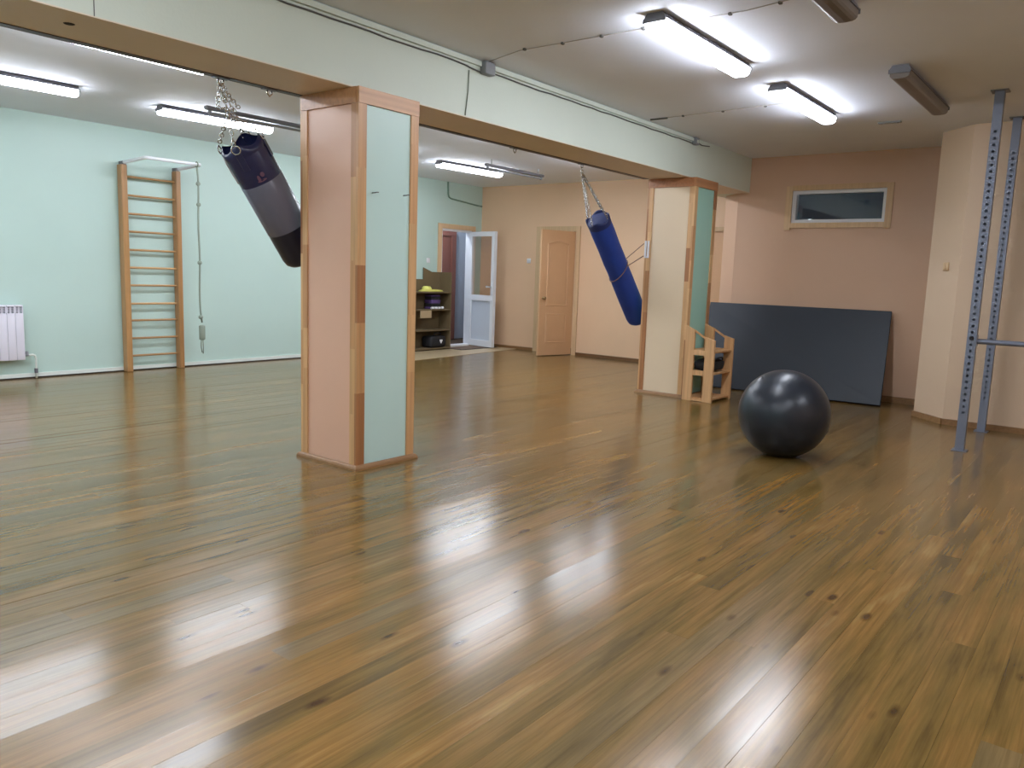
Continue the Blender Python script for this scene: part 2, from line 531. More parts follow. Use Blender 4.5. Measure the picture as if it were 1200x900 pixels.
# ---- baseboards
def baseboard(name, pts, h, t, mat, side=1):
    b = MB()
    for (x0, y0), (x1, y1) in zip(pts[:-1], pts[1:]):
        d = Vector((x1 - x0, y1 - y0, 0)); L_ = d.length
        ang = math.atan2(d.y, d.x)
        M = Matrix.Translation((x0, y0, 0)) @ Matrix.Rotation(ang, 4, 'Z')
        n = max(1, int(L_ / 2.2))
        for k in range(n):
            b.tone = rnd()
            b.box(L_ * k / n + (0.0005 if k else 0), L_ * (k + 1) / n, 0, t * side, 0.0, h, M)
    return structure(b.build(name, mat))
baseboard('baseboard_left', [(XB, LW), (9.84, LW)], 0.055, 0.016, M_BASEW, -1)
baseboard('trim_1', [(XB, LW - 0.016), (9.84, LW - 0.016)], 0.014, 0.012, M_DARK, -1)
baseboard('baseboard_far', [(FX, LW), (FX, 8.14)], 0.05, 0.02, M_SKIRT, -1)
baseboard('baseboard_far', [(FX, 7.24), (FX, 5.17)], 0.05, 0.02, M_SKIRT, -1)
baseboard('baseboard_alcove', [(10.006, 4.347), (9.72, 4.061), (9.72, 1.66)], 0.07, 0.02, M_SKIRT, -1)
baseboard('baseboard_right', [(8.89, 1.66), (8.57, 1.34), (8.57, YB)], 0.055, 0.02, M_SKIRT, -1)

# ---- alcove window
wn = structure(MB().box(AX + 0.055, AX + 0.065, WY0 + 0.05, WY1 - 0.05, WZ0 + 0.035, WZ1 - 0.035).build('window_1', M_GLASS), 'narrow dark horizontal window high in the alcove wall')
b = MB()
b.box(AX + 0.02, AX + 0.10, WY0, WY1, WZ0, WZ0 + 0.05); b.box(AX + 0.02, AX + 0.10, WY0, WY1, WZ1 - 0.05, WZ1)
b.box(AX + 0.02, AX + 0.10, WY0, WY0 + 0.055, WZ0 + 0.05, WZ1 - 0.05); b.box(AX + 0.02, AX + 0.10, WY1 - 0.055, WY1, WZ0 + 0.05, WZ1 - 0.05)
tag(b.build('sash_frame', M_WHITE, wn), 'white plastic frame')
def casing(a, b_, parent=wn):
    mb = MB(); mb.tone = rnd(); mb.box(*a); return mb.build('casing_board', M_CASING, parent)
casing((AX - 0.022, AX, WY1 - 0.015, WY1 + 0.06, 1.95, 2.47), None)
casing((AX - 0.022, AX, WY0 - 0.055, WY0 + 0.015, 1.965, 2.47), None)
casing((AX - 0.020, AX, WY0 + 0.015, WY1 - 0.015, 2.415, 2.475), None)
casing((AX - 0.020, AX, WY0 + 0.015, WY1 - 0.015, 1.975, 2.035), None)

# ---- white plastic door, left wall
def door_left():
    d = bpy.data.objects.new('door_1', None); d.location = (DX1, LW, 0); COL.objects.link(d)
    structure(d, 'open white plastic door with brownish glass upper pane')
    # wooden casing round the opening
    for q in ((DX0 - 0.085, DX0 + 0.005, LW - 0.02, LW - 0.001, 0, DZ + 0.075), (DX1 - 0.005, DX1 + 0.08, LW - 0.02, LW - 0.001, 0, DZ + 0.075), (DX0 + 0.005, DX1 - 0.005, LW - 0.02, LW - 0.001, DZ - 0.005, DZ + 0.075)):
        mb = MB(); mb.tone = rnd(); mb.box(*q); mb.build('casing_board', M_CASING, d)
    mb = MB()
    mb.box(DX0 + 0.0, DX0 + 0.035, LW - 0.001, LW + 0.11, 0, DZ); mb.box(DX1 - 0.035, DX1, LW - 0.001, LW + 0.11, 0, DZ); mb.box(DX0 + 0.035, DX1 - 0.035, LW - 0.001, LW + 0.11, DZ - 0.04, DZ)
    tag(mb.build('door_frame', M_WHITE, d), 'white frame lining the opening')
    tag(MB().box(DX0 + 0.035, DX1 - 0.035, LW - 0.03, LW + 0.11, 0, 0.035).build('threshold', M_WHITE, d), 'white threshold')
    # leaf, swung into the room
    hinge = Vector((10.715, LW - 0.012, 0.025)); free = Vector((10.60, 8.715, 0.025))
    dirv = (free - hinge); Lh = dirv.length; ang = math.atan2(dirv.y, dirv.x)
    M = Matrix.Translation(hinge) @ Matrix.Rotation(ang, 4, 'Z')
    H = 2.0; T = 0.032
    lf = MB()
    lf.box(0, 0.07, -T, T, 0, H, M); lf.box(Lh - 0.07, Lh, -T, T, 0, H, M)
    lf.box(0.07, Lh - 0.07, -T, T, 0, 0.11, M); lf.box(0.07, Lh - 0.07, -T, T, H - 0.08, H, M); lf.box(0.07, Lh - 0.07, -T, T, 0.80, 0.90, M)
    leaf = lf.build('leaf', M_WHITE, d)
    mb = MB().box(0.07, Lh - 0.07, -0.012, 0.012, 0.11, 0.80, M); mb.build('lower_panel', M_WHITEP, leaf)
    mb = MB().box(0.07, Lh - 0.07, -0.006, 0.006, 0.90, H - 0.08, M); tag(mb.build('glass_pane', M_DOORGLASS, leaf), 'brownish clear glass pane')
    mb = MB()
    for s in (-1, 1):
        mb.box(Lh - 0.055, Lh - 0.025, s * T, s * (T + 0.012), 0.93, 1.10, M)
        mb.rbox(Lh - 0.15, Lh - 0.03, s * (T + 0.012), s * (T + 0.035), 1.04, 1.062, 0.006, M)
    mb.build('handle', M_WHITE, leaf)
    mb = MB()
    for z in (0.25, 1.0, 1.75): mb.lathe([(0.011, z), (0.011, z + 0.09)], 10, M @ Matrix.Translation((0, T + 0.005, 0)))
    mb.build('hinge', M_GREYP, leaf)
door_left()

# ---- lobby behind the white door
quad_wall('wall_lobby', [(9.2, 12.1, 10.55, 10.65, 0, CZ), (9.1, 9.2, LW + 0.12, 10.65, 0, CZ), (12.0, 12.1, LW + 0.12, 10.65, 0, CZ)], M_GREYW)
bd = structure(MB().box(10.72, 11.42, 10.50, 10.545, 0.02, 2.0).build('door_2', M_MAROON), 'dark maroon brown entrance door in the lobby')
mb = MB(); mb.tone = (0.2, 0.2, 0.2)
mb.box(11.42, 11.54, 10.48, 10.548, 0, 2.1); mb.box(10.60, 10.72, 10.48, 10.548, 0, 2.1); mb.box(10.72, 11.42, 10.48, 10.548, 2.0, 2.1)
tag(mb.build('door_frame', M_MAROON, bd), 'dark maroon frame')

# ---- wooden door, far wall (ajar)
def door_far():
    d = bpy.data.objects.new('door_3', None); d.location = (FX, FY0, 0); COL.objects.link(d)
    structure(d, 'beech coloured two panel wooden door standing ajar in the far wall')
    for q in ((FX - 0.02, FX, FY0 - 0.075, FY0 + 0.008, 0, 2.125), (FX - 0.02, FX, FY1 - 0.008, FY1 + 0.075, 0, 2.125), (FX - 0.02, FX, FY0 + 0.008, FY1 - 0.008, 2.045, 2.125)):
        mb = MB(); mb.tone = rnd(); mb.box(*q); mb.build('casing_board', M_CASING, d)
    mb = MB(); mb.tone = (0.3, 0.5, 0.5)
    mb.box(FX + 0.001, FX + 0.12, FY0, FY0 + 0.02, 0, 2.06); mb.box(FX + 0.001, FX + 0.12, FY1 - 0.02, FY1, 0, 2.06); mb.box(FX + 0.001, FX + 0.12, FY0 + 0.02, FY1 - 0.02, 2.04, 2.06)
    mb.build('door_frame', M_CASING, d)
    hinge = Vector((FX - 0.02, FY0 + 0.03, 0.012)); free = Vector((10.30, 7.535, 0.012))
    dv = free - hinge; Lh = dv.length; M = Matrix.Translation(hinge) @ Matrix.Rotation(math.atan2(dv.y, dv.x), 4, 'Z')
    H, T = 2.02, 0.02
    leaf = MB().box(0, Lh, -T, T, 0, H, M).build('leaf', M_LEAF, d)
    def panel(z0, z1, arch):
        # raised moulding ring and a raised field, both faces
        x0, x1 = 0.13, Lh - 0.13
        for s in (-1, 1):
            def outline(inset):
                p = [(x0 + inset, z0 + inset), (x1 - inset, z0 + inset)]
                zt = z1 - inset
                if arch:
                    for k in range(9):
                        u = k / 8
                        p.append((x1 - inset + (x0 - x1 + 2 * inset) * u, zt - 0.05 + 0.05 * math.sin(PI * u)))
                else:
                    p += [(x1 - inset, zt), (x0 + inset, zt)]
                return p
            A, B_, C_, D_ = outline(0), outline(0.012), outline(0.024), outline(0.05)
            n = len(A)
            v = [(x, s * T, z) for x, z in A] + [(x, s * (T + 0.009), z) for x, z in B_] + [(x, s * (T + 0.001), z) for x, z in C_] + [(x, s * (T + 0.006), z) for x, z in D_]
            f = []
            for r_ in range(3):
                for i in range(n):
                    j = (i + 1) % n
                    f.append((r_ * n + i, r_ * n + j, (r_ + 1) * n + j, (r_ + 1) * n + i))
            f.append(tuple(3 * n + i for i in range(n)))
            mb_ = MB(); mb_.add(v, f, False, M)
            mb_.build('raised_panel', M_LEAF, leaf)
    panel(0.20, 0.68, False); panel(0.80, 1.86, True)
    mb = MB()
    for s in (-1, 1):
        mb.lathe([(0.022, 0), (0.022, 0.006), (0.010, 0.012), (0.010, 0.028), (0.026, 0.042), (0.026, 0.052), (0.0, 0.062)], 16, M @ Matrix.Translation((Lh - 0.07, s * T, 0.93)) @ Matrix.Rotation(-s * PI / 2, 4, 'X'))
    tag(mb.build('knob', M_BRASS, leaf), 'round dull brass knob')
door_far()
quad_wall('wall_closet', [(12.0, 12.1, 6.6, LW, 0, CZ), (FX + 0.12, 12.0, 6.6, 6.7, 0, CZ), (FX + 0.12, 12.0, 8.7, 8.8, 0, CZ)], M_PEACH)

# ---- second wooden door, mostly behind the far column
def door_hidden():
    d = structure(MB().box(FX + 0.03, FX + 0.07, GY0 + 0.02, GY1 - 0.02, 0.01, 2.02).build('door_4', M_LEAF), 'closed peach door mostly hidden behind the far column')
    for q in ((FX - 0.02, FX, GY0 - 0.06, GY0 + 0.005, 0, 2.09), (FX - 0.02, FX, GY1 - 0.005, GY1 + 0.06, 0, 2.09), (FX - 0.02, FX, GY0 + 0.005, GY1 - 0.005, 2.03, 2.09)):
        mb = MB(); mb.tone = (0.1, 0.5, 0.5); mb.box(*q); mb.build('casing_board', M_CASING, d)
    mb = MB(); mb.tone = (0.3, 0.5, 0.5)
    mb.box(FX + 0.001, FX + 0.12, GY0, GY0 + 0.02, 0, 2.04); mb.box(FX + 0.001, FX + 0.12, GY1 - 0.02, GY1, 0, 2.04); mb.box(FX + 0.001, FX + 0.12, GY0 + 0.02, GY1 - 0.02, 2.02, 2.04)
    mb.build('door_frame', M_CASING, d)
door_hidden()

# ------------------------------------------------------------------ columns
def column(x0, x1, y0, y1, left_mat, front_mat, label, seed, cap_dark):
    rg = random.Random(seed)
    root = thing('column', label, 'column', ((x0 + x1) / 2, (y0 + y1) / 2, 0))
    root['kind'] = 'structure'
    t = 0.02
    MB().box(x0 + t + 0.004, x1 - t - 0.004, y0 + t + 0.004, y1 - t - 0.004, 0, BZ - 0.001).build('core', M_SOFFIT, root)
    capz = BZ - 0.098
    bw = 0.068
    bot = 0.03
    sides = [('L', x0, y0, y1), ('R', x1, y0, y1), ('F', y0, x0, x1), ('B', y1, x0, x1)]
    def slab(side, u0, u1, d0, d1, z0, z1, mb):
        # u along the face, d depth inwards from the outer face
        if side == 'L': mb.box(x0 + d0, x0 + d1, u0, u1, z0, z1)
        elif side == 'R': mb.box(x1 - d1, x1 - d0, u0, u1, z0, z1)
        elif side == 'F': mb.box(u0, u1, y0 + d0, y0 + d1, z0, z1)
        else: mb.box(u0, u1, y1 - d1, y1 - d0, z0, z1)
    for side, _, a, b_ in sides:
        e = t if side in 'FB' else 0.0
        ua, ub = (a, b_) if side in 'FB' else (a + t, b_ - t)
        m = left_mat if side in 'LR' else front_mat
        mb = MB(); slab(side, a + bw, b_ - bw, 0.010, 0.023, bot, capz, mb)
        mb.build('panel', m, root)
        for (p, q) in ((ua, a + bw), (b_ - bw, ub)):
            mb = MB(); z = bot
            while z < capz - 0.001:
                z2 = min(capz, z + rg.uniform(0.25, 0.62))
                if capz - z2 < 0.12: z2 = capz
                base = rg.choice((0.08, 0.3, 0.5, 0.62, 0.75, 0.95))
                mb.tone = (base, rg.random(), rg.random())
                slab(side, p, q, 0, t, z, z2, mb)
                z = z2
            mb.build('trim_board', M_TRIM, root)
        mb = MB(); mb.tone = (cap_dark if side in 'LR' else cap_dark + 0.15, rg.random(), rg.random())
        slab(side, ua, ub, -0.004, t, capz + 0.001, BZ - 0.001, mb)
        mb.build('cap_board', M_TRIMX, root)
    # quarter-round moulding at the foot
    mb = MB(); mb.tone = (0.75, 0.3, 0.4)
    o_ = 0.024
    prof = [(0.0, 0.034), (0.008, 0.032), (0.016, 0.026), (0.022, 0.014), (o_, 0.0)]
    rings = []
    for d_, z in prof:
        rings.append([(x0 - d_, y0 - d_, z), (x1 + d_, y0 - d_, z), (x1 + d_, y1 + d_, z), (x0 - d_, y1 + d_, z)])
    v = [p for r_ in rings for p in r_]
    f = []
    for i in range(len(prof) - 1):
        for k in range(4):
            f.append((i * 4 + k, (i + 1) * 4 + k, (i + 1) * 4 + (k + 1) % 4, i * 4 + (k + 1) % 4))
    mb.add(v, f, False)
    mb.build('foot_moulding', M_SKIRT, root)
    return root
col1 = column(3.33, 3.85, 3.858, 4.43, M_PINK, M_MINT, 'nearest square column with pink and mint panels framed in jointed pine', 3, 0.35)
col2 = column(8.04, 8.60, 3.845, 4.42, M_CREAM, M_TEAL, 'far square column with cream and teal panels behind the small wooden rack', 11, 0.0)
for x, z in ((3.455, 1.783), (3.728, 1.793)):
    mb = MB(); mb.tube([(x, 3.870, z), (x, 3.838, z), (x + 0.006, 3.832, z + 0.003), (x + 0.022, 3.832, z + 0.004)], 0.0035, 6)
    tag(mb.build('screw_hook', M_CABLE, col1), 'small dark screw hook in the mint panel')

# ------------------------------------------------------------------ lamps
def lamp(x0, x1, y, lit, label, drop=0.0, yaw=0.0, group=None):
    xc = (x0 + x1) / 2; L_ = x1 - x0
    root = thing('ceiling_lamp', label, 'lamp', (xc, y, CZ), group)
    M = Matrix.Translation((xc, y, CZ - drop)) @ Matrix.Rotation(R(yaw), 4, 'Z')
    hw = 0.072
    body = [(-hw, -0.038), (-hw, -0.032), (-hw + 0.008, -0.022), (-0.05, -0.001), (0.05, -0.001), (hw - 0.008, -0.022), (hw, -0.032), (hw, -0.038)]
    RX = M @ Matrix(((0, 0, 1, 0), (1, 0, 0, 0), (0, 1, 0, 0), (0, 0, 0, 1)))
    MB().prism(body, -L_ / 2, L_ / 2, RX).build('tray', M_BODY, root)
    dif = [(hw - 0.006, -0.039)]
    for k in range(9):
        a = PI * k / 8
        dif.append(((hw - 0.007) * math.copysign(abs(math.cos(a)) ** 0.6, math.cos(a)), -0.050 - 0.042 * abs(math.sin(a)) ** 0.6))
    dif.append((-hw + 0.006, -0.039))
    MB().prism(dif, -L_ / 2 + 0.004, L_ / 2 - 0.004, RX, False).build('diffuser', M_GLOW if lit else M_OFF, root)
    for s in (-1, 1):
        a = s * (L_ / 2 - 0.0035)
        mb = MB(); mb.prism([(-hw, -0.056), (-hw, -0.03), (hw, -0.03), (hw, -0.056)], min(a, a + s * 0.012), max(a, a + s * 0.012), RX)
        mb.build('end_cap', M_BODY, root)
    if drop > 0.01:
        for s in (-1, 1):
            mb = MB(); mb.lathe([(0.005, -0.002), (0.005, drop - 0.001)], 6, M @ Matrix.Translation((s * (L_ / 2 - 0.1), 0, 0)))
            mb.build('hanging_rod', M_GREYP, root)
    return root

lamp(4.25, 5.54, 2.36, True, 'lit tube lamp on right ceiling, nearer of the two lit ones there')
lamp(6.20, 7.50, 2.34, True, 'lit tube lamp on right ceiling, second one out towards the alcove window')
lamp(3.42, 4.70, 1.42, False, 'unlit grey lamp cut off by the top edge of the photo')
lamp(6.10, 7.53, 1.45, False, 'unlit grey lamp on the ceiling just before the squat rack')
lamp(2.06, 3.32, 7.66, True, 'lit tube lamp above the radiator, cut by the left photo edge', yaw=-2)
lamp(4.13, 5.34, 7.68, True, 'lit tube lamp behind the chain of the black punching bag', yaw=-4)
lamp(6.14, 7.40, 7.68, True, 'lit tube lamp hidden by the nearest column', yaw=-3)
lamp(8.14, 9.38, 7.72, True, 'lit tube lamp above the shelf and white door', yaw=-3)
lamp(2.20, 3.47, 5.78, True, 'lit tube lamp showing only as a bright sliver under the beam edge', yaw=1.2)
lamp(6.30, 7.56, 5.66, True, 'lit tube lamp behind the beam, before the blue punching bag')
lamp(8.35, 9.62, 5.66, True, 'lit tube lamp behind the beam, above the blue punching bag')
lamp(0.05, 1.30, 7.66, True, 'added lit tube lamp of the left ceiling row, first one beyond the left photo edge')  # unseen lamps from here to batten, added to light column and beam
lamp(0.15, 1.42, 5.84, True, 'added lit tube lamp along the beam, first one beyond the left photo edge')
lamp(0.20, 1.48, 2.36, True, 'added lit tube lamp of the right ceiling row, first one beyond the top photo edge')
lamp(-1.85, -0.58, 2.36, True, 'added lit tube lamp of the right ceiling row, second one beyond the top photo edge')
lamp(0.10, 1.38, 0.35, True, 'added lit tube lamp beyond the top photo edge, on the side of the squat rack')
lamp(4.25, 5.52, -0.85, True, 'added lit tube lamp out of view past the right photo edge, before the squat rack')  # added out of view to brighten the right ceiling and column faces
lamp(2.15, 3.42, 0.20, True, 'added lit tube lamp beyond the top photo edge, closest to the squat rack')  # added unseen to throw more light on the mint column side
lamp(-1.95, -0.68, 0.35, True, 'added lit tube lamp behind the photographer, on the side of the squat rack')
lamp(-1.90, -0.65, 5.84, True, 'added lit tube lamp along the beam, second one beyond the left photo edge')
def batten(x0, x1, y, label, drop=0.07):
    root = thing('batten_lamp', label, 'lamp', ((x0 + x1) / 2, y, CZ))
    z1 = CZ - drop
    MB().rbox(x0, x1, y - 0.028, y + 0.028, z1 - 0.035, z1, 0.006, seg=1).build('tray', M_BODY, root)
    MB().lathe([(0.013, 0), (0.013, x1 - x0 - 0.12)], 12, align((x0 + 0.06, y, z1 - 0.060), (x1, y, z1 - 0.060))).build('tube', M_GREYP, root)
    for x in (x0 + 0.045, x1 - 0.045):
        MB().rbox(x - 0.014, x + 0.014, y - 0.015, y + 0.015, z1 - 0.078, z1 - 0.0355, 0.003, seg=1).build('socket', M_GREYP, root)
    for x in (x0 + 0.12, x1 - 0.12):
        MB().lathe([(0.006, z1 + 0.0005), (0.006, CZ - 0.001)], 8, Matrix.Translation((x, y, 0))).build('hanging_rod', M_GREYP, root)
batten(4.18, 5.44, 6.98, 'unlit batten on short rods beside the black punching bag chain')
batten(8.25, 9.55, 7.00, 'unlit batten on short rods near the far wooden door')
M_DIM = glow_mat('lobby_fill_cover', 150.0)
lb = thing('lobby_fill_lamp', 'added round lit lamp on the lobby ceiling behind the white door', 'lamp', (10.5, 10.05, CZ))  # unseen lamp added to brighten the lobby
MB().lathe([(0.13, CZ - 0.03), (0.13, CZ - 0.001)], 24).build('base', M_BODY, lb)
MB().lathe([(0.12, CZ - 0.031), (0.115, CZ - 0.06), (0.08, CZ - 0.085), (0.0, CZ - 0.095)], 24, cap=False).build('globe', M_DIM, lb)
for o in lb.children: o.matrix_parent_inverse = Matrix(); o.location = (0, 0, -CZ)

# ------------------------------------------------------------------ electrics
def cond(x0, x1, label, seed, tail):
    root = thing('cable_conduit', label, 'conduit', ((x0 + x1) / 2, 3.91, 2.80))
    MB().box(x0, x1, 3.895, 3.919, 2.785, 2.815).build('trunking', M_BEAMG, root)
    rg = random.Random(seed)
    n = int((x1 - x0) / 0.15)
    pts = [(x0 + (x1 - x0) * i / n, 3.912, 2.766 + rg.uniform(-0.006, 0.004)) for i in range(n)] + tail
    tag(MB().tube(pts, 0.0055, 6).build('cable', M_CABLE, root), 'dark cable')
cond(1.2, 4.515, 'white cable trunking along the beam top, before the grey junction box', 5, [(4.40, 3.91, 2.755), (4.513, 3.905, 2.745)])
cond(4.635, 8.025, 'white cable trunking along the beam top, between the two junction boxes', 6, [(8.023, 3.905, 2.762)])
tag(MB().tube([(8.117, 3.905, 2.785), (8.25, 3.905, 2.772), (8.45, 3.91, 2.79)], 0.006, 6).build('cable_end', M_CABLE), 'short dark cable end on the beam past the far junction box', 'cable')
jb = thing('junction_box', 'grey junction box on the beam above the nearest column', 'junction box', (4.57, 3.89, 2.78))
MB().rbox(4.52, 4.63, 3.858, 3.919, 2.735, 2.822, 0.008).build('box', M_GREYP, jb)
mb = MB(); mb.tube([(4.40, 3.914, 2.735), (4.395, 3.914, 2.60), (4.37, 3.914, 2.42)], 0.004, 6); mb.build('drop_cable', M_ROPE, jb)
jb2 = thing('junction_box', 'small pale junction box on the beam above the far column', 'junction box', (8.07, 3.89, 2.78))
MB().rbox(8.03, 8.11, 3.87, 3.919, 2.75, 2.825, 0.006).build('box', M_GREYP, jb2)
MB().box(8.05, 8.09, 3.866, 3.871, 2.77, 2.80).build('lid', M_BEAMG, jb2)
def ceiling_cable(pts, label, clips):
    root = thing('ceiling_cable', label, 'cable', pts[0])
    MB().tube(pts, 0.0032, 6).build('cable', M_CORD, root)
    for x, y in clips:
        MB().rbox(x - 0.012, x + 0.012, y - 0.01, y + 0.01, CZ - 0.016, CZ - 0.001, 0.003, seg=1).build('clip', M_CABLE, root)
ceiling_cable([(4.57, 3.90, 2.824), (4.45, 3.5, 2.824), (4.46, 2.9, 2.824), (4.46, 2.45, 2.822)], 'thin clipped cable from the junction box to the nearer lit lamp', [(4.44, 3.45), (4.46, 3.15), (4.46, 2.85), (4.46, 2.55)])
ceiling_cable([(4.47, 2.28, 2.824), (4.48, 1.9, 2.824), (4.40, 1.5, 2.822)], 'thin clipped cable from the nearer lit lamp to the cut off unlit lamp', [(4.48, 2.0), (4.45, 1.7)])
ceiling_cable([(6.95, 3.84, 2.822), (6.95, 3.5, 2.824), (6.9, 2.9, 2.824), (6.86, 2.42, 2.822)], 'thin clipped cable crossing to the second lit lamp', [(6.95, 3.5), (6.93, 3.1), (6.9, 2.7)])
tag(MB().tube([(6.95, 3.84, 2.818), (6.95, 3.66, 2.818)], 0.008, 8).build('cable_sleeve', M_CABLE), 'short dark cable sleeve on ceiling beside the beam', 'cable sleeve')
mp_ = thing('mounting_plate', 'small grey plate on the ceiling before the alcove window', 'plate', (8.11, 1.97, CZ))
MB().rbox(8.09, 8.135, 1.87, 2.07, CZ - 0.014, CZ - 0.0005, 0.004, seg=1).build('plate', M_GREYP, mp_)
for y in (1.90, 2.04): MB().lathe([(0.006, 0), (0.006, 0.004)], 8, Matrix.Translation((8.112, y, CZ - 0.018))).build('screw', M_CABLE, mp_)
def switch(name, label, M, cat, mat=M_WHITE):
    root = thing(name, label, cat, M.translation)
    MB().rbox(-0.04, 0.04, -0.012, -0.0005, -0.04, 0.04, 0.004, M).build('plate', mat, root)
    MB().rbox(-0.016, 0.016, -0.017, -0.012, -0.028, 0.028, 0.002, M, 1).build('rocker', mat, root)
switch('light_switch', 'pale light switch on the peach wall beside the wooden door', Matrix.Translation((FX, 8.29, 1.545)) @ Matrix.Rotation(-PI / 2, 4, 'Z'), 'switch')
switch('light_switch', 'pale light switch on the green wall above the shelf unit', Matrix.Translation((9.64, LW, 1.49)), 'switch')
switch('light_switch', 'pale light switch on the angled wall corner beside the squat rack', Matrix.Translation((8.70, 1.47, 1.523)) @ Matrix.Rotation(-PI / 2 - PI / 4, 4, 'Z'), 'switch', M_CASING)
tag(MB().tube([(10.08, LW - 0.015, 2.825), (10.09, LW - 0.015, 2.62), (10.11, LW - 0.015, 2.575), (10.16, LW - 0.015, 2.555), (10.83, LW - 0.015, 2.50), (10.98, LW - 0.015, 2.49)], 0.014, 8).build('wall_pipe', M_GREENP), 'thin green painted pipe bending along the green wall above the doorway', 'pipe')

# ------------------------------------------------------------------ wall bars
def wall_bars():
    root = thing('wall_bars', 'wooden gymnastic wall bars with eleven rungs on the green wall', 'wall bars', (4.85, 9.3, 0))
    for x0, x1, tn in ((4.475, 4.575, 0.35), (5.135, 5.225, 0.15)):
        mb = MB(); mb.tone = (tn, 0.3, 0.6); mb.rbox(x0 + 0.012, x1 - 0.02, 9.265, 9.372, 0.001, 2.40, 0.006, seg=1)
        mb.build('post', M_BARS, root)
    zs = [0.186, 0.394, 0.607, 0.805, 1.021, 1.228, 1.435, 1.646, 1.851, 2.060, 2.272]
    for z in zs:
        mb = MB(); mb.tone = rnd()
        M = align((4.55, 9.32, z), (5.16, 9.32, z))
        mb.lathe([(0.0128, 0), (0.0128, 0.61)], 12, M)
        mb.build('rung', M_RUNG, root)
    bar = MB()
    y = 8.79
    bar.tube([(4.53, 9.32, 2.405), (4.53, 9.30, 2.425), (4.53, y + 0.03, 2.448), (4.545, y, 2.45), (5.10, y, 2.45), (5.18, y, 2.45), (5.19, y + 0.03, 2.448), (5.19, 9.30, 2.425), (5.19, 9.32, 2.405)], 0.019, 10)
    tag(bar.build('pull_up_bar', M_WHITE, root), 'steel pull up bar bent out from the top, whitened for lamp glint')  # white stands in for the lamp's reflection on the steel
    for x in (4.53, 5.175):
        MB().rbox(x - 0.022, x + 0.022, 9.28, 9.372, 2.395, 2.44, 0.004, seg=1).build('bracket', M_BODY, root)
wall_bars()
def hanging_rope():
    y = 8.79; x = 5.15
    root = thing('hanging_strap', 'grey knotted training rope hanging from the pull up bar', 'rope', (x, y, 2.45))
    k = random.Random(2)
    mb = MB()
    pts = [(x - 0.01, y, 2.432)] + [(x + 0.004 * math.sin(i * 0.9), y + 0.003 * math.cos(i), 2.43 - i * 0.12) for i in range(1, 15)] + [(x + 0.018, y, 0.60)]
    mb.tube(pts, 0.0105, 6); mb.build('rope', M_ROPE, root)
    loop = [(x - 0.01, y + 0.028 * math.cos(2 * PI * i / 14), 2.45 + 0.028 * math.sin(2 * PI * i / 14)) for i in range(14)]
    MB().tube(loop, 0.0075, 6, closed=True).build('loop', M_ROPE, root)
    for z in (2.23, 1.99, 1.313, 0.665):
        MB().lathe([(0.0, -0.03), (0.022, -0.016), (0.027, 0.0), (0.022, 0.016), (0.0, 0.03)], 10, Matrix.Translation((x + 0.003, y, z)), cap=False).build('knot', M_ROPE, root)
    mb = MB()
    mb.rbox(x - 0.018, x + 0.052, y - 0.022, y + 0.022, 0.39, 0.57, 0.016)
    mb.build('handle', M_ROPE, root)
    mb = MB(); mb.tube([(x + 0.005, y, 0.40), (x + 0.0, y, 0.32), (x + 0.012, y, 0.24)], 0.006, 6); mb.tube([(x + 0.025, y, 0.40), (x + 0.03, y, 0.30), (x + 0.026, y, 0.225)], 0.006, 6)
    mb.build('rope_end', M_ROPE, root)
hanging_rope()

# ------------------------------------------------------------------ radiator
def radiator():
    root = thing('radiator', 'white sectional radiator on the green wall at floor level', 'radiator', (3.0, 9.33, 0.2))
    for i in range(8):
        x1 = 3.40 - i * 0.08; x0 = x1 - 0.078
        mb = MB()
        mb.rbox(x0, x1, 9.275, 9.285, 0.215, 0.715, 0.004)            # front fin
        mb.box(x0 + 0.03, x1 - 0.03, 9.285, 9.36, 0.23, 0.79)           # web
        mb.rbox(x0, x1, 9.275, 9.365, 0.782, 0.80, 0.005)              # top bridge
        mb.rbox(x0 + 0.004, x1 - 0.004, 9.285, 9.36, 0.225, 0.265, 0.006)
        for q in (0, 1, 2):
            mb.box(x0 + 0.012, x1 - 0.012, 9.285, 9.345, 0.728 + q * 0.018, 0.733 + q * 0.018)
        for xx in (x0, x1 - 0.010): mb.box(xx, xx + 0.010, 9.277, 9.36, 0.715, 0.785)
        mb.build('radiator_section', M_RAD, root)
    mb = MB(); mb.tube([(3.40, 9.32, 0.262), (3.445, 9.32, 0.262)], 0.014, 8); mb.lathe([(0.018, 0), (0.018, 0.03), (0.008, 0.035)], 10, Matrix.Translation((3.43, 9.32, 0.268)))
    mb.build('valve', M_GREYP, root)
    mb = MB(); mb.tube([(3.44, 9.32, 0.262), (3.49, 9.33, 0.262), (3.515, 9.335, 0.25), (3.525, 9.34, 0.22), (3.525, 9.345, 0.06), (3.525, 9.345, 0.004)], 0.011, 8)
    mb.build('pipe', M_BASEW, root)
    MB().lathe([(0.018, 0), (0.018, 0.05)], 10, Matrix.Translation((3.525, 9.345, 0.058))).build('pipe_joint', M_BODY, root)
    for x in (2.84, 3.28): MB().box(x - 0.01, x + 0.01, 9.355, LW - 0.0005, 0.70, 0.74).build('wall_bracket', M_GREYP, root)
radiator()

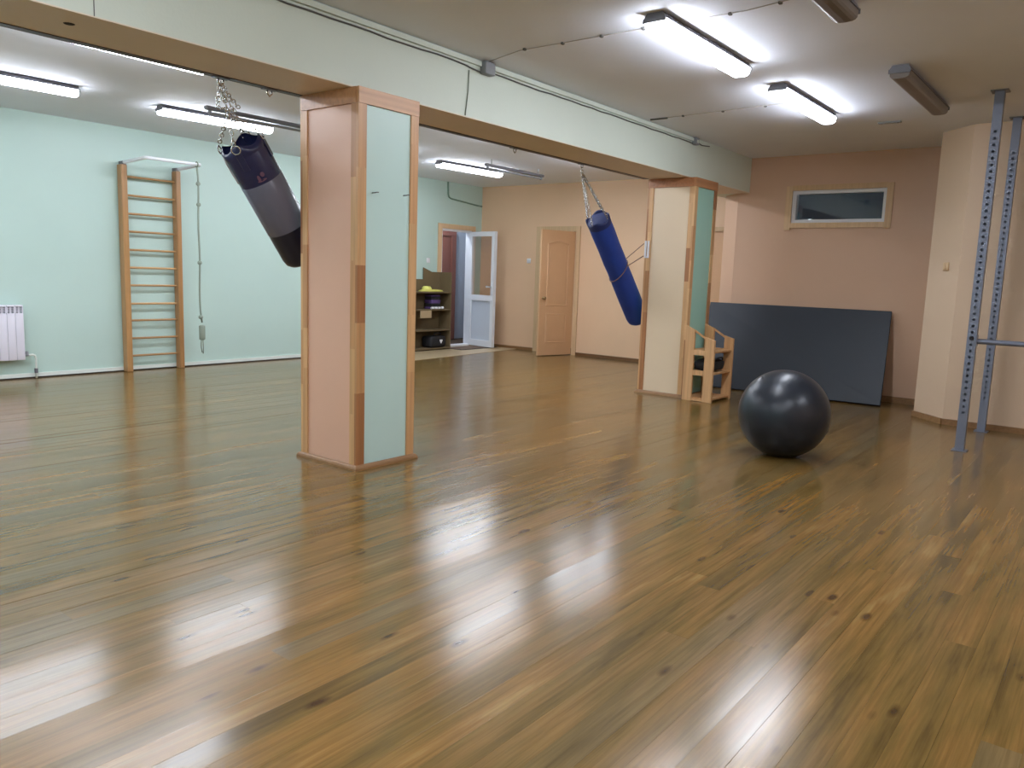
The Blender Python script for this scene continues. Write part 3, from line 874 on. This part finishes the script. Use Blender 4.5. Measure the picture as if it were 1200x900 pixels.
# ------------------------------------------------------------------ punching bags
def chain_mesh(mb, a, b_, link=0.036, r=0.0038, w=0.012):
    a, b_ = Vector(a), Vector(b_)
    n = max(2, int((b_ - a).length / (link * 0.78)))
    M0 = align(a, b_)
    st = (b_ - a).length / n
    for i in range(n):
        pts = []
        for k in range(8):
            t = 2 * PI * k / 8
            x = w * math.cos(t); z = math.sin(t) * link / 2
            pts.append((x, 0, z + st * (i + 0.5)))
        M = M0 @ Matrix.Rotation(PI / 2 * (i % 2), 4, 'Z')
        mb.tube(pts, r, 5, M, closed=True)

def black_bag():
    A = Vector((3.035, 4.62, 2.045)); d = Vector((3.521 - 2.993, 0.015, 1.356 - 2.10)).normalized()
    Lb = 0.84; r = 0.142
    root = thing('punching_bag', 'tilted black and grey vinyl punching bag tied to the nearest column', 'punching bag', A)
    M = align(A, A + d)
    n = 32
    tone = MB()
    MB().lathe([(r * 0.98, 0.0), (r, 0.02), (r, 0.215)], n, M, cap=False).build('upper_section', M_NAVY, root)
    MB().lathe([(r * 0.93, 0.03), (r * 0.0, 0.03)], n, M, cap=False).build('top_cover', M_NAVY, root)
    tag(MB().lathe([(r, 0.215), (r * 1.012, 0.218), (r * 1.012, 0.572), (r, 0.575)], n, M, cap=False).build('grey_band', M_GREYV, root), 'smooth grey middle band')
    MB().lathe([(r, 0.575), (r, Lb - 0.06), (r * 0.95, Lb - 0.025), (r * 0.82, Lb - 0.004), (r * 0.6, Lb), (0.0, Lb)], n, M, cap=False).build('lower_section', M_BLACKV, root)
    # gathered collar flaps
    rg = random.Random(4)
    v, f = [], []
    m = 48
    for j, (rr, z) in enumerate(((0.98, 0.03), (1.03, 0.0), (1.02, -0.03), (0.9, -0.045))):
        for k in range(m):
            t = 2 * PI * k / m
            wv = 0.045 * math.sin(t * 6) * j / 3
            v.append(((rr + wv) * r * math.cos(t), (rr + wv) * r * math.sin(t), z + 0.018 * math.sin(t * 4 + 1) * (j / 3)))
    for j in range(3):
        for k in range(m):
            f.append((j * m + k, j * m + (k + 1) % m, (j + 1) * m + (k + 1) % m, (j + 1) * m + k))
    MB().add(v, f, True, M).build('collar', M_NAVY, root)
    # webbing straps with D rings, three round the top
    top = []
    Minv = M.to_3x3().inverted()
    camdir = Minv @ (Vector((0, 0, 1.3)) - A)
    t0 = math.atan2(camdir.y, camdir.x)
    for k in range(4):
        t = t0 + 0.35 + k * PI / 2
        mb = MB()
        Mr = M @ Matrix.Rotation(t, 4, 'Z')
        mb.rbox(r * 1.0, r * 1.0 + 0.008, -0.022, 0.022, -0.035, 0.10, 0.003, Mr, 1)
        st_ = mb.build('strap', M_NAVY, root)
        pts = [(r * 1.02 + 0.004, 0.028 * math.cos(2 * PI * i / 14), -0.045 + 0.028 * math.sin(2 * PI * i / 14)) for i in range(14)]
        MB().tube(pts, 0.0045, 6, Mr, closed=True).build('ring', M_CHROME, st_)
        top.append(Mr @ Vector((r * 1.02, 0, -0.07)))
    hook = Vector((2.76, 4.44, 2.385))
    ap = Vector((2.845, 4.50, 2.22))
    mb = MB()
    chain_mesh(mb, hook, ap); chain_mesh(mb, hook + Vector((0.02, 0.01, 0)), ap + Vector((0.03, 0.0, 0.02))); chain_mesh(mb, hook + Vector((-0.02, 0, 0)), ap + Vector((-0.005, 0.01, 0.05)))
    for p in top: chain_mesh(mb, ap, p)
    chain_mesh(mb, ap + Vector((0.01, 0, 0.02)), ap + Vector((0.09, 0.02, -0.02)))
    chain_mesh(mb, hook + Vector((0.01, 0.02, -0.02)), hook + Vector((-0.015, 0.02, -0.15)))
    chain_mesh(mb, hook + Vector((-0.015, 0.02, -0.15)), ap + Vector((0.06, 0.01, 0.03)))
    chain_mesh(mb, hook + Vector((0.03, 0.0, -0.05)), ap + Vector((0.09, 0.02, 0.05)))
    tag(mb.build('chain', M_CHROME, root), 'bunched steel chains', kind='stuff')
    # pale lacing on the column side of the bag
    tl = t0 + 1.30
    mb = MB()
    mb.tube([(1.02 * r * math.cos(tl), 1.02 * r * math.sin(tl), -0.02)] + [((r * 1.02 + 0.004) * math.cos(tl + 0.05 * math.sin(i)), (r * 1.02 + 0.004) * math.sin(tl + 0.05 * math.sin(i)), 0.02 + i * 0.03) for i in range(6)], 0.005, 6, M)
    tag(mb.build('lace', M_CORD, root), 'pale cord lacing')
    # faded emblem on the upper section
    te = t0 - 0.05
    v, f = [], []
    def ring(z0, hw, hh, k0):
        pass
    mb = MB()
    for (c0, cz, ha, hz) in ((-0.10, 0.155, 0.10, 0.016), (0.12, 0.172, 0.07, 0.022), (0.02, 0.19, 0.22, 0.008)):
        q = []
        for k in range(12):
            a = 2 * PI * k / 12
            th = te + c0 + ha * math.cos(a)
            q.append(((r + 0.0012) * math.cos(th), (r + 0.0012) * math.sin(th), cz + hz * math.sin(a)))
        mb.add(q, [tuple(range(12))], False, M)
    tag(mb.build('emblem', M_RED, root), 'small faded red emblem')
    mb = MB()
    rl = M.to_3x3().inverted() @ Vector((0.615, -0.789, 0))
    tr = math.atan2(rl.y, rl.x)
    pts = [M @ Vector((1.025 * r * math.cos(t), 1.025 * r * math.sin(t), z)) for t, z in ((tr - 0.75, 0.74), (tr - 0.6, 0.70), (tr - 0.4, 0.65), (tr - 0.2, 0.61), (tr + 0.1, 0.57))]
    mb.tube(pts + [Vector((3.36, 4.446, 1.72))], 0.005, 5)
    mb.tube([pts[0], M @ Vector((1.02 * r * math.cos(tr - 0.5), 1.02 * r * math.sin(tr - 0.5), 0.79)), M @ Vector((1.02 * r * math.cos(tr + 0.2), 1.02 * r * math.sin(tr + 0.2), 0.80)), Vector((3.36, 4.446, 1.60))], 0.005, 5)
    tag(mb.build('tether', M_CORD, root), 'pale cord tying the bag to the column')
black_bag()
def bracket(name, x, y, z, label):
    root = thing(name, label, 'bracket', (x, y, z))
    MB().box(x - 0.05, x + 0.05, y - 0.02, y + 0.02, z - 0.006, z).build('plate', M_STEEL, root)
    mb = MB(); mb.tube([(x - 0.015, y, z - 0.006), (x - 0.018, y, z - 0.025), (x, y, z - 0.042), (x + 0.018, y, z - 0.025), (x + 0.015, y, z - 0.006)], 0.005, 6)
    mb.build('eye', M_CHROME, root)
bracket('beam_hook', 2.76, 4.437, BZ - 0.0045, 'steel hook on the beam holding the black punching bag')
bracket('beam_hook', 6.70, 4.437, BZ - 0.0045, 'steel hook on the beam holding the blue punching bag')
bracket('beam_hook', 3.10, 4.437, BZ - 0.0045, 'spare steel hook on the beam between black bag and column')
bracket('beam_hook', 5.62, 4.437, BZ - 0.0045, 'spare steel hook on the beam above the white door')

def blue_bag():
    A = Vector((7.345, 4.62, 1.905)); B_ = Vector((8.33, 4.615, 0.812))
    d = (B_ - A).normalized(); Lb = (B_ - A).length; r = 0.127
    root = thing('punching_bag', 'tilted royal blue canvas punching bag tied to the far column', 'punching bag', A)
    M = align(A, B_)
    n = 32
    rg = random.Random(9)
    prof = [(0.99, 0.0), (1.0, 0.02), (1.02, 0.15), (0.985, 0.35), (1.01, 0.55), (0.975, 0.66), (1.0, 0.8), (1.02, 1.1), (1.0, Lb - 0.08), (0.93, Lb - 0.03), (0.75, Lb - 0.004), (0.0, Lb)]
    MB().lathe([(a * r, z) for a, z in prof], n, M, cap=False).build('body', M_BLUE, root)
    v, f = [], []
    m = 40
    for j, (rr, z) in enumerate(((1.0, 0.06), (1.035, 0.0), (1.03, -0.035), (0.93, -0.03), (0.9, 0.03))):
        for k in range(m):
            t = 2 * PI * k / m
            v.append((rr * r * math.cos(t), rr * r * math.sin(t), z + 0.016 * math.sin(t * 4) * (1 if 0 < j < 4 else 0)))
    for j in range(4):
        for k in range(m): f.append((j * m + k, j * m + (k + 1) % m, (j + 1) * m + (k + 1) % m, (j + 1) * m + k))
    MB().add(v, f, True, M).build('collar', M_BLUED, root)
    MB().lathe([(0.95 * r, -0.022), (0.5 * r, -0.034), (0.0, -0.03)], n, M, cap=False).build('top_cover', M_BLUED, root)
    hook = Vector((6.70, 4.437, 2.372))
    mb = MB()
    rims = [M @ Vector((r * math.cos(t), r * math.sin(t), -0.03)) for t in (PI, PI * 0.5, 0, -PI * 0.5)]
    ap = hook + Vector((0.012, 0.004, -0.05))
    chain_mesh(mb, hook, ap, 0.04, 0.004, 0.012)
    rims.sort(key=lambda q: q.x)
    for p in rims: chain_mesh(mb, ap, p, 0.04, 0.004, 0.012)
    tag(mb.build('chain', M_CHROME, root), 'bright steel chain', kind='stuff')
    rl = M.to_3x3().inverted() @ Vector((0.615, -0.789, 0))          # towards the column side, as seen from the room
    tr = math.atan2(rl.y, rl.x)
    mb = MB()
    def rim(t): return M @ Vector((1.035 * r * math.cos(t), 1.035 * r * math.sin(t), 0.70 - 0.075 * math.cos(t - tr)))
    mb.tube([rim(2 * PI * k / 28) for k in range(28)], 0.005, 6, closed=True)
    for t, zz in ((tr - 0.7, 1.70), (tr + 0.5, 1.56)):
        mb.tube([rim(t), (8.028, 4.43, zz)], 0.005, 6)
    tag(mb.build('tether', M_BROWNC, root), 'brown cord looped round the bag')
blue_bag()
tb = thing('tether_bracket', 'pale bracket on the far column holding the cord of the blue bag', 'bracket', (8.03, 4.40, 1.63))
MB().box(8.026, 8.0395, 4.365, 4.385, 1.54, 1.73).build('bar', M_WHITE, tb)
MB().box(8.026, 8.0395, 4.40, 4.42, 1.54, 1.73).build('bar', M_WHITE, tb)
MB().box(8.030, 8.0395, 4.385, 4.40, 1.54, 1.56).build('bar', M_WHITE, tb)

# ------------------------------------------------------------------ exercise ball
def ball():
    root = thing('exercise_ball', 'large dark grey exercise ball on the plank floor', 'ball', (5.947, 2.0, 0.334))
    prof = []
    r = 0.334
    N = 40
    for i in range(N + 1):
        a = -PI / 2 + PI * i / N
        z = r * math.sin(a); rad = r * math.cos(a)
        if z < -0.322: z = -0.322 - (z + 0.322) * 0.0
        prof.append((rad * 1.006, z))
    b = MB(); b.lathe([(max(p, 0.0005), z) for p, z in prof], 56, Matrix.Translation((5.947, 2.0, 0.323)) @ Matrix.Rotation(0.0, 4, 'Y'), cap=True)
    b.build('shell', M_BALL, root)
    d = Vector((0.2, -0.93, -0.3)).normalized()
    mb = MB(); mb.lathe([(0.014, -0.002), (0.014, 0.003), (0.006, 0.005)], 14, align(Vector((5.947, 2.0, 0.323)) + d * 0.334, Vector((5.947, 2.0, 0.323)) + d * 1.0))
    mb.build('valve_plug', M_BLACK, root)
ball()

# ------------------------------------------------------------------ leaning gym mat
def gym_mat():
    root = thing('gym_mat', 'large slate grey gym mat leaning against the alcove wall', 'mat', (9.2, 3.1, 0))
    a0 = Vector((9.215, 2.06, 0.004)); ay = Vector((-0.09, 2.16, 0.0))            # lower front edge
    top = Vector((9.635, 2.13, 1.018)) - a0
    ay2 = Vector((9.60, 4.28, 1.02)) - Vector((9.635, 2.13, 1.018))
    nrm = top.cross(ay).normalized()
    if nrm.x > 0: nrm = -nrm
    th = 0.05
    def P(u, v, dd): return a0 + ay * u * (1 - v) + ay2 * u * v + top * v - nrm * dd
    v = [P(0, 0, 0), P(1, 0, 0), P(1, 1, 0), P(0, 1, 0)]
    w_ = [P(0, 0, th), P(1, 0, th), P(1, 1, th), P(0, 1, th)]
    lo = min(q.z for q in v + w_)
    sh = Vector((0, 0, 0.001 - lo))
    v = [q + sh for q in v]; w_ = [q + sh for q in w_]
    c = sum(v, Vector()) / 4
    MB().add(v + w_, [(0, 1, 2, 3), (4, 7, 6, 5), (0, 4, 5, 1), (1, 5, 6, 2), (2, 6, 7, 3), (3, 7, 4, 0)]).build('cover', M_MAT, root)
    mb = MB()
    for p, q in ((0, 1), (1, 2), (2, 3), (3, 0)):
        mb.tube([v[p] - nrm * 0.004, v[q] - nrm * 0.004], 0.005, 5)
    mb.build('edge_piping', M_MATEDGE, root)
gym_mat()

# ------------------------------------------------------------------ small wooden rack by the far column
def wooden_rack():
    root = thing('wooden_rack', 'small raw pine rack with sloping sides against the far column', 'rack', (8.17, 3.63, 0))
    xl, xr = 7.93, 8.43
    yf, yb = 3.46, 3.80
    T = 0.03
    def board(x, y0, y1, zt0, zt1, name='upright'):
        # side board with a sloping top: zt0 at y0, zt1 at y1
        mb = MB(); mb.tone = (random.uniform(0.3, 0.9), random.random(), random.random())
        v = [(x, y0, 0.001), (x + T, y0, 0.001), (x + T, y1, 0.001), (x, y1, 0.001), (x, y0, zt0), (x + T, y0, zt0), (x + T, y1, zt1), (x, y1, zt1)]
        mb.add(v, [(0, 3, 2, 1), (4, 5, 6, 7), (0, 1, 5, 4), (1, 2, 6, 5), (2, 3, 7, 6), (3, 0, 4, 7)])
        mb.build(name, M_RAW, root)
    for x in (xl, xr):
        board(x, yf, yf + 0.105, 0.675, 0.705)
        board(x, yb - 0.105, yb, 0.775, 0.82)
        mb = MB(); mb.tone = (0.3, 0.5, 0.5)
        mb.add([(x + 0.008, yf + 0.105, 0.675), (x + 0.022, yf + 0.105, 0.675), (x + 0.022, yb - 0.105, 0.755), (x + 0.008, yb - 0.105, 0.755),
                (x + 0.008, yf + 0.105, 0.70), (x + 0.022, yf + 0.105, 0.70), (x + 0.022, yb - 0.105, 0.778), (x + 0.008, yb - 0.105, 0.778)],
               [(0, 3, 2, 1), (4, 5, 6, 7), (0, 1, 5, 4), (1, 2, 6, 5), (2, 3, 7, 6), (3, 0, 4, 7)])
        mb.build('sloping_rail', M_RAW, root)
        for z in (0.505, 0.285, 0.004):
            mb = MB(); mb.tone = (random.uniform(0.4, 0.9), random.random(), random.random())
            h = 0.055 if z > 0.1 else 0.02
            mb.box(x + 0.004, x + 0.026, yf + 0.105, yb - 0.105, z, z + h); mb.build('side_rail', M_RAW, root)
    for z in (0.535, 0.300, 0.022):
        mb = MB(); mb.tone = (random.uniform(0.3, 0.7), random.random(), random.random())
        mb.box(xl + T, xr, yf + 0.012, yb - 0.005, z, z + 0.018); mb.build('shelf', M_RAW, root)
    return root
wooden_rack()
def black_bundle():
    root = thing('padded_bundle', 'black padded bundle on the middle shelf of the wooden rack', 'bundle', (8.19, 3.62, 0.32))
    rg = random.Random(12)
    bm = bmesh.new()
    bmesh.ops.create_icosphere(bm, subdivisions=3, radius=1)
    for q in bm.verts:
        k = 1 + 0.07 * math.sin(q.co.x * 7 + q.co.y * 3) + 0.05 * math.sin(q.co.y * 9 + q.co.z * 5)
        s = lambda t: math.copysign(abs(t) ** 0.6, t)
        q.co = Vector((8.195 + 0.195 * s(q.co.x) * k, 3.625 + 0.125 * s(q.co.y) * k, 0.387 + max(-0.068, 0.062 * s(q.co.z) * k)))
    bm.verts.index_update()
    MB().add([tuple(q.co) for q in bm.verts], [tuple(q.index for q in f.verts) for f in bm.faces], True).build('padding', M_BLACK, root)
    bm.free()
    mb = MB(); mb.tube([(8.06, 3.52, 0.445), (8.12, 3.50, 0.475), (8.25, 3.50, 0.475), (8.31, 3.52, 0.445)], 0.009, 8); mb.build('handle', M_BLACK, root)
black_bundle()

# ------------------------------------------------------------------ shelf unit by the white door
def shelf_unit():
    root = thing('shelf_unit', 'olive brown shelf unit with stepped back beside the white door', 'shelf unit', (9.45, 9.25, 0))
    x0, x1, yf, yb = 8.85, 9.93, 9.10, 9.372
    MB().box(x0, x1 - 0.42, yb - 0.012, yb, 0.0, 1.175).build('back_panel', M_SHELFW, root)
    mb = MB(); mb.add([(x1 - 0.42, yb - 0.012, 0), (x1, yb - 0.012, 0), (x1, yb - 0.012, 1.30), (x1 - 0.22, yb - 0.012, 1.30), (x1 - 0.42, yb - 0.012, 1.37),
                       (x1 - 0.42, yb, 0), (x1, yb, 0), (x1, yb, 1.30), (x1 - 0.22, yb, 1.30), (x1 - 0.42, yb, 1.37)],
                      [(0, 1, 2, 3, 4), (9, 8, 7, 6, 5), (0, 5, 6, 1), (1, 6, 7, 2), (2, 7, 8, 3), (3, 8, 9, 4), (4, 9, 5, 0)])
    mb.build('back_panel', M_SHELFW, root)
    MB().box(x1 - 0.018, x1, yf, yb - 0.012, 0.0, 1.30).build('side_panel', M_SHELFW, root)
    MB().box(x0, x0 + 0.018, yf, yb - 0.012, 0.0, 1.175).build('side_panel', M_SHELFW, root)
    for z in (0.02, 0.325, 0.665, 0.955):
        MB().box(x0 + 0.018, x1 - 0.018, yf + (0.0 if z < 0.9 else 0.0), yb - 0.012, z, z + 0.02).build('shelf', M_SHELFW, root)
    tag(MB().box(9.2, 9.45, yf + 0.002, yf + 0.02, 0.545, 0.664).build('drawer_front', M_LINO, root), 'pale board hanging under the shelf')
shelf_unit()
def sun_hat():
    root = thing('hat', 'yellow green hat lying on the top shelf of the olive unit', 'hat', (9.5, 9.22, 0.976))
    M = Matrix.Translation((9.55, 9.22, 0.976))
    M2 = M @ Matrix.Diagonal((1.75, 0.78, 1.0, 1.0))
    MB().lathe([(0.0, 0.004), (0.15, 0.0), (0.155, 0.012), (0.14, 0.024), (0.08, 0.036)], 24, M2, cap=False).build('brim', M_YELLOW, root)
    MB().lathe([(0.085, 0.030), (0.08, 0.06), (0.055, 0.085), (0.0, 0.09)], 20, M @ Matrix.Translation((-0.10, 0, 0)), cap=False).build('crown', M_YELLOW, root)
sun_hat()
for i in range(4):
    root = thing('striped_pad', ['lowest', 'second lowest', 'third', 'topmost'][i] + ' pad of the purple and black stack on the middle shelf', 'pad', (9.62, 9.24, 0.686 + i * 0.058), 'purple and black pads stacked on the shelf')
    z = 0.6855 + i * 0.058
    MB().rbox(9.51, 9.73, 9.16, 9.33, z, z + 0.036, 0.008).build('pad', M_PURPLE if i % 2 == 0 else M_BLACK, root)
    MB().rbox(9.515, 9.725, 9.165, 9.325, z + 0.036, z + 0.0572, 0.006).build('band', M_BLACK if i % 2 == 0 else M_PURPLE, root)
for i, x in enumerate((9.50, 9.575, 9.65, 9.73)):
    root = thing('small_roll', ['white roll at the front of the middle shelf, farthest from the doorway', 'white roll on the middle shelf, second from the column side', 'white roll on the middle shelf, third from the column side', 'white roll at the front of the middle shelf, closest to the doorway'][i], 'roll', (x, 9.125, 0.70), 'small white rolls along the shelf front')
    M = align((x - 0.028, 9.128, 0.7065), (x + 0.028, 9.128, 0.7065))
    MB().lathe([(0.020, 0), (0.020, 0.056)], 14, M).build('wrap', M_WHITE, root)
    MB().lathe([(0.008, -0.002), (0.008, 0.058)], 10, M).build('core', M_LINO, root)
def black_bag_floor():
    root = thing('sports_bag', 'black sports bag with a white emblem on the bottom shelf', 'bag', (9.6, 9.2, 0.04))
    MB().rbox(9.46, 9.84, 9.105, 9.345, 0.0405, 0.235, 0.05, seg=3).build('body', M_BLACK, root)
    mb = MB(); mb.tube([(9.56, 9.16, 0.23), (9.58, 9.14, 0.285), (9.72, 9.14, 0.285), (9.74, 9.16, 0.23)], 0.009, 8); mb.build('handle', M_BLACK, root)
    mb = MB()
    q = []
    for k in range(16):
        a = 2 * PI * k / 16
        rr = 0.032 * (1 + 0.25 * math.sin(3 * a))
        q.append((9.70 + rr * math.cos(a), 9.1035, 0.150 + rr * math.sin(a)))
    mb.add(q, [tuple(range(16))]); tag(mb.build('emblem', M_WHITE, root), 'small white emblem')
black_bag_floor()
lin_o = MB()
lin_o.prism([(8.10, 8.19), (10.975, 8.48), (10.975, 9.355), (9.94, 9.355), (9.94, 9.095), (8.84, 9.095), (8.84, 9.355), (8.10, 9.355)], 0.0015, 0.005)
tag(lin_o.build('linoleum_sheet', M_LINO), 'beige linoleum sheet on the floor before the open doorway', 'floor covering')
dm = thing('doormat', 'thin brown doormat on the linoleum under the white door', 'doormat', (10.3, 9.0, 0.005))
MB().rbox(9.95, 10.85, 8.86, 9.26, 0.0055, 0.016, 0.004, seg=1).build('pile', M_RUG, dm)
mb = MB()
for q in ((9.93, 10.87, 8.84, 8.86), (9.93, 10.87, 9.26, 9.28), (9.93, 9.95, 8.86, 9.26), (10.85, 10.87, 8.86, 9.26)): mb.box(*q, 0.0055, 0.013)
mb.build('border', M_BLACK, dm)

# ------------------------------------------------------------------ squat rack
def perforated_face(mb, M, width, z0, z1, hz0, hz1, step, r):
    """one face of a square tube in local x (width) and z, holes through it"""
    zs = []
    z = hz0
    while z < hz1: zs.append(z); z += step
    hw = width / 2
    c = step / 2
    lo = z0
    v, f = [], []
    def quad(a, b_):
        i = len(v); v.extend([(-hw, 0, a), (hw, 0, a), (hw, 0, b_), (-hw, 0, b_)]); f.append((i, i + 1, i + 2, i + 3))
    quad(z0, zs[0] - c)
    for zc in zs:
        i = len(v)
        for k in range(8):
            a = PI / 8 + k * PI / 4
            v.append((r * math.cos(a), 0, zc + r * math.sin(a)))
        sq = [(hw, zc + c * 0.414), (hw * 0.414, zc + c), (-hw * 0.414, zc + c), (-hw, zc + c * 0.414), (-hw, zc - c * 0.414), (-hw * 0.414, zc - c), (hw * 0.414, zc - c), (hw, zc - c * 0.414)]
        cn = [(hw, zc + c), (-hw, zc + c), (-hw, zc - c), (hw, zc - c)]
        for x, z_ in sq: v.append((x, 0, z_))
        for x, z_ in cn: v.append((x, 0, z_))
        for k in range(8):
            j = (k + 1) % 8
            f.append((i + k, i + 8 + k, i + 8 + j, i + j))
        f.append((i + 8, i + 16, i + 9)); f.append((i + 10, i + 17, i + 11)); f.append((i + 12, i + 18, i + 13)); f.append((i + 14, i + 19, i + 15))
    quad(zs[-1] + c, z1)
    mb.add(v, f, False, M)

def squat_rack():
    root = thing('squat_rack', 'grey blue perforated steel squat rack bolted between floor and ceiling', 'squat rack', (7.25, 0.985, 0))
    s = 0.066; h = s / 2
    for x in (7.25, 8.41):
        for y in (0.985, -0.235):
            mb = MB()
            MX = Matrix.Translation((x - h, y, 0)) @ Matrix.Rotation(-PI / 2, 4, 'Z')
            perforated_face(mb, MX, s, 0.008, CZ - 0.008, 0.32, 2.56, 0.05, 0.0112)
            MX2 = Matrix.Translation((x + h, y, 0)) @ Matrix.Rotation(PI / 2, 4, 'Z')
            mb.add([(-h, 0, 0.008), (h, 0, 0.008), (h, 0, CZ - 0.008), (-h, 0, CZ - 0.008)], [(0, 1, 2, 3)], False, MX2)
            mb.add([(x - h, y - h, 0.008), (x + h, y - h, 0.008), (x + h, y - h, CZ - 0.008), (x - h, y - h, CZ - 0.008)], [(0, 1, 2, 3)])
            mb.add([(x - h, y + h, 0.008), (x + h, y + h, 0.008), (x + h, y + h, CZ - 0.008), (x - h, y + h, CZ - 0.008)], [(3, 2, 1, 0)])
            mb.build('upright', M_STEEL, root)
            mb = MB().box(x - 0.055, x + 0.055, y - 0.055, y + 0.055, 0.0015, 0.0085)
            mb.build('floor_plate', M_STEEL, root)
            mb = MB().box(x - 0.06, x + 0.06, y - 0.06, y + 0.06, CZ - 0.0085, CZ - 0.0005)
            mb.build('ceiling_plate', M_BODY, root)
    zb = 0.90
    mb = MB(); mb.lathe([(0.021, 0), (0.021, 1.22 - s)], 14, align((7.25, 0.985 - h, zb), (7.25, -0.3, zb)))
    tag(mb.build('crossbar', M_STEEL, root), 'round steel crossbar')
    mb = MB(); mb.box(7.25 - h - 0.006, 7.25 + h + 0.006, 0.985 - h - 0.005, 0.985 - h + 0.0, zb - 0.04, zb + 0.05); mb.build('crossbar_bracket', M_STEEL, root)
    mb = MB(); mb.lathe([(0.016, 0), (0.016, 0.02), (0.010, 0.028)], 12, align((7.25 - h, 0.985, 0.925), (7.0, 0.985, 0.925))); tag(mb.build('locking_pin', M_BLACK, root), 'black locking pin')
    mb = MB(); mb.tube([(7.25, 0.985 + 0.0, 0.905), (8.41, 0.985, 0.905)], 0.012, 8)
squat_rack()
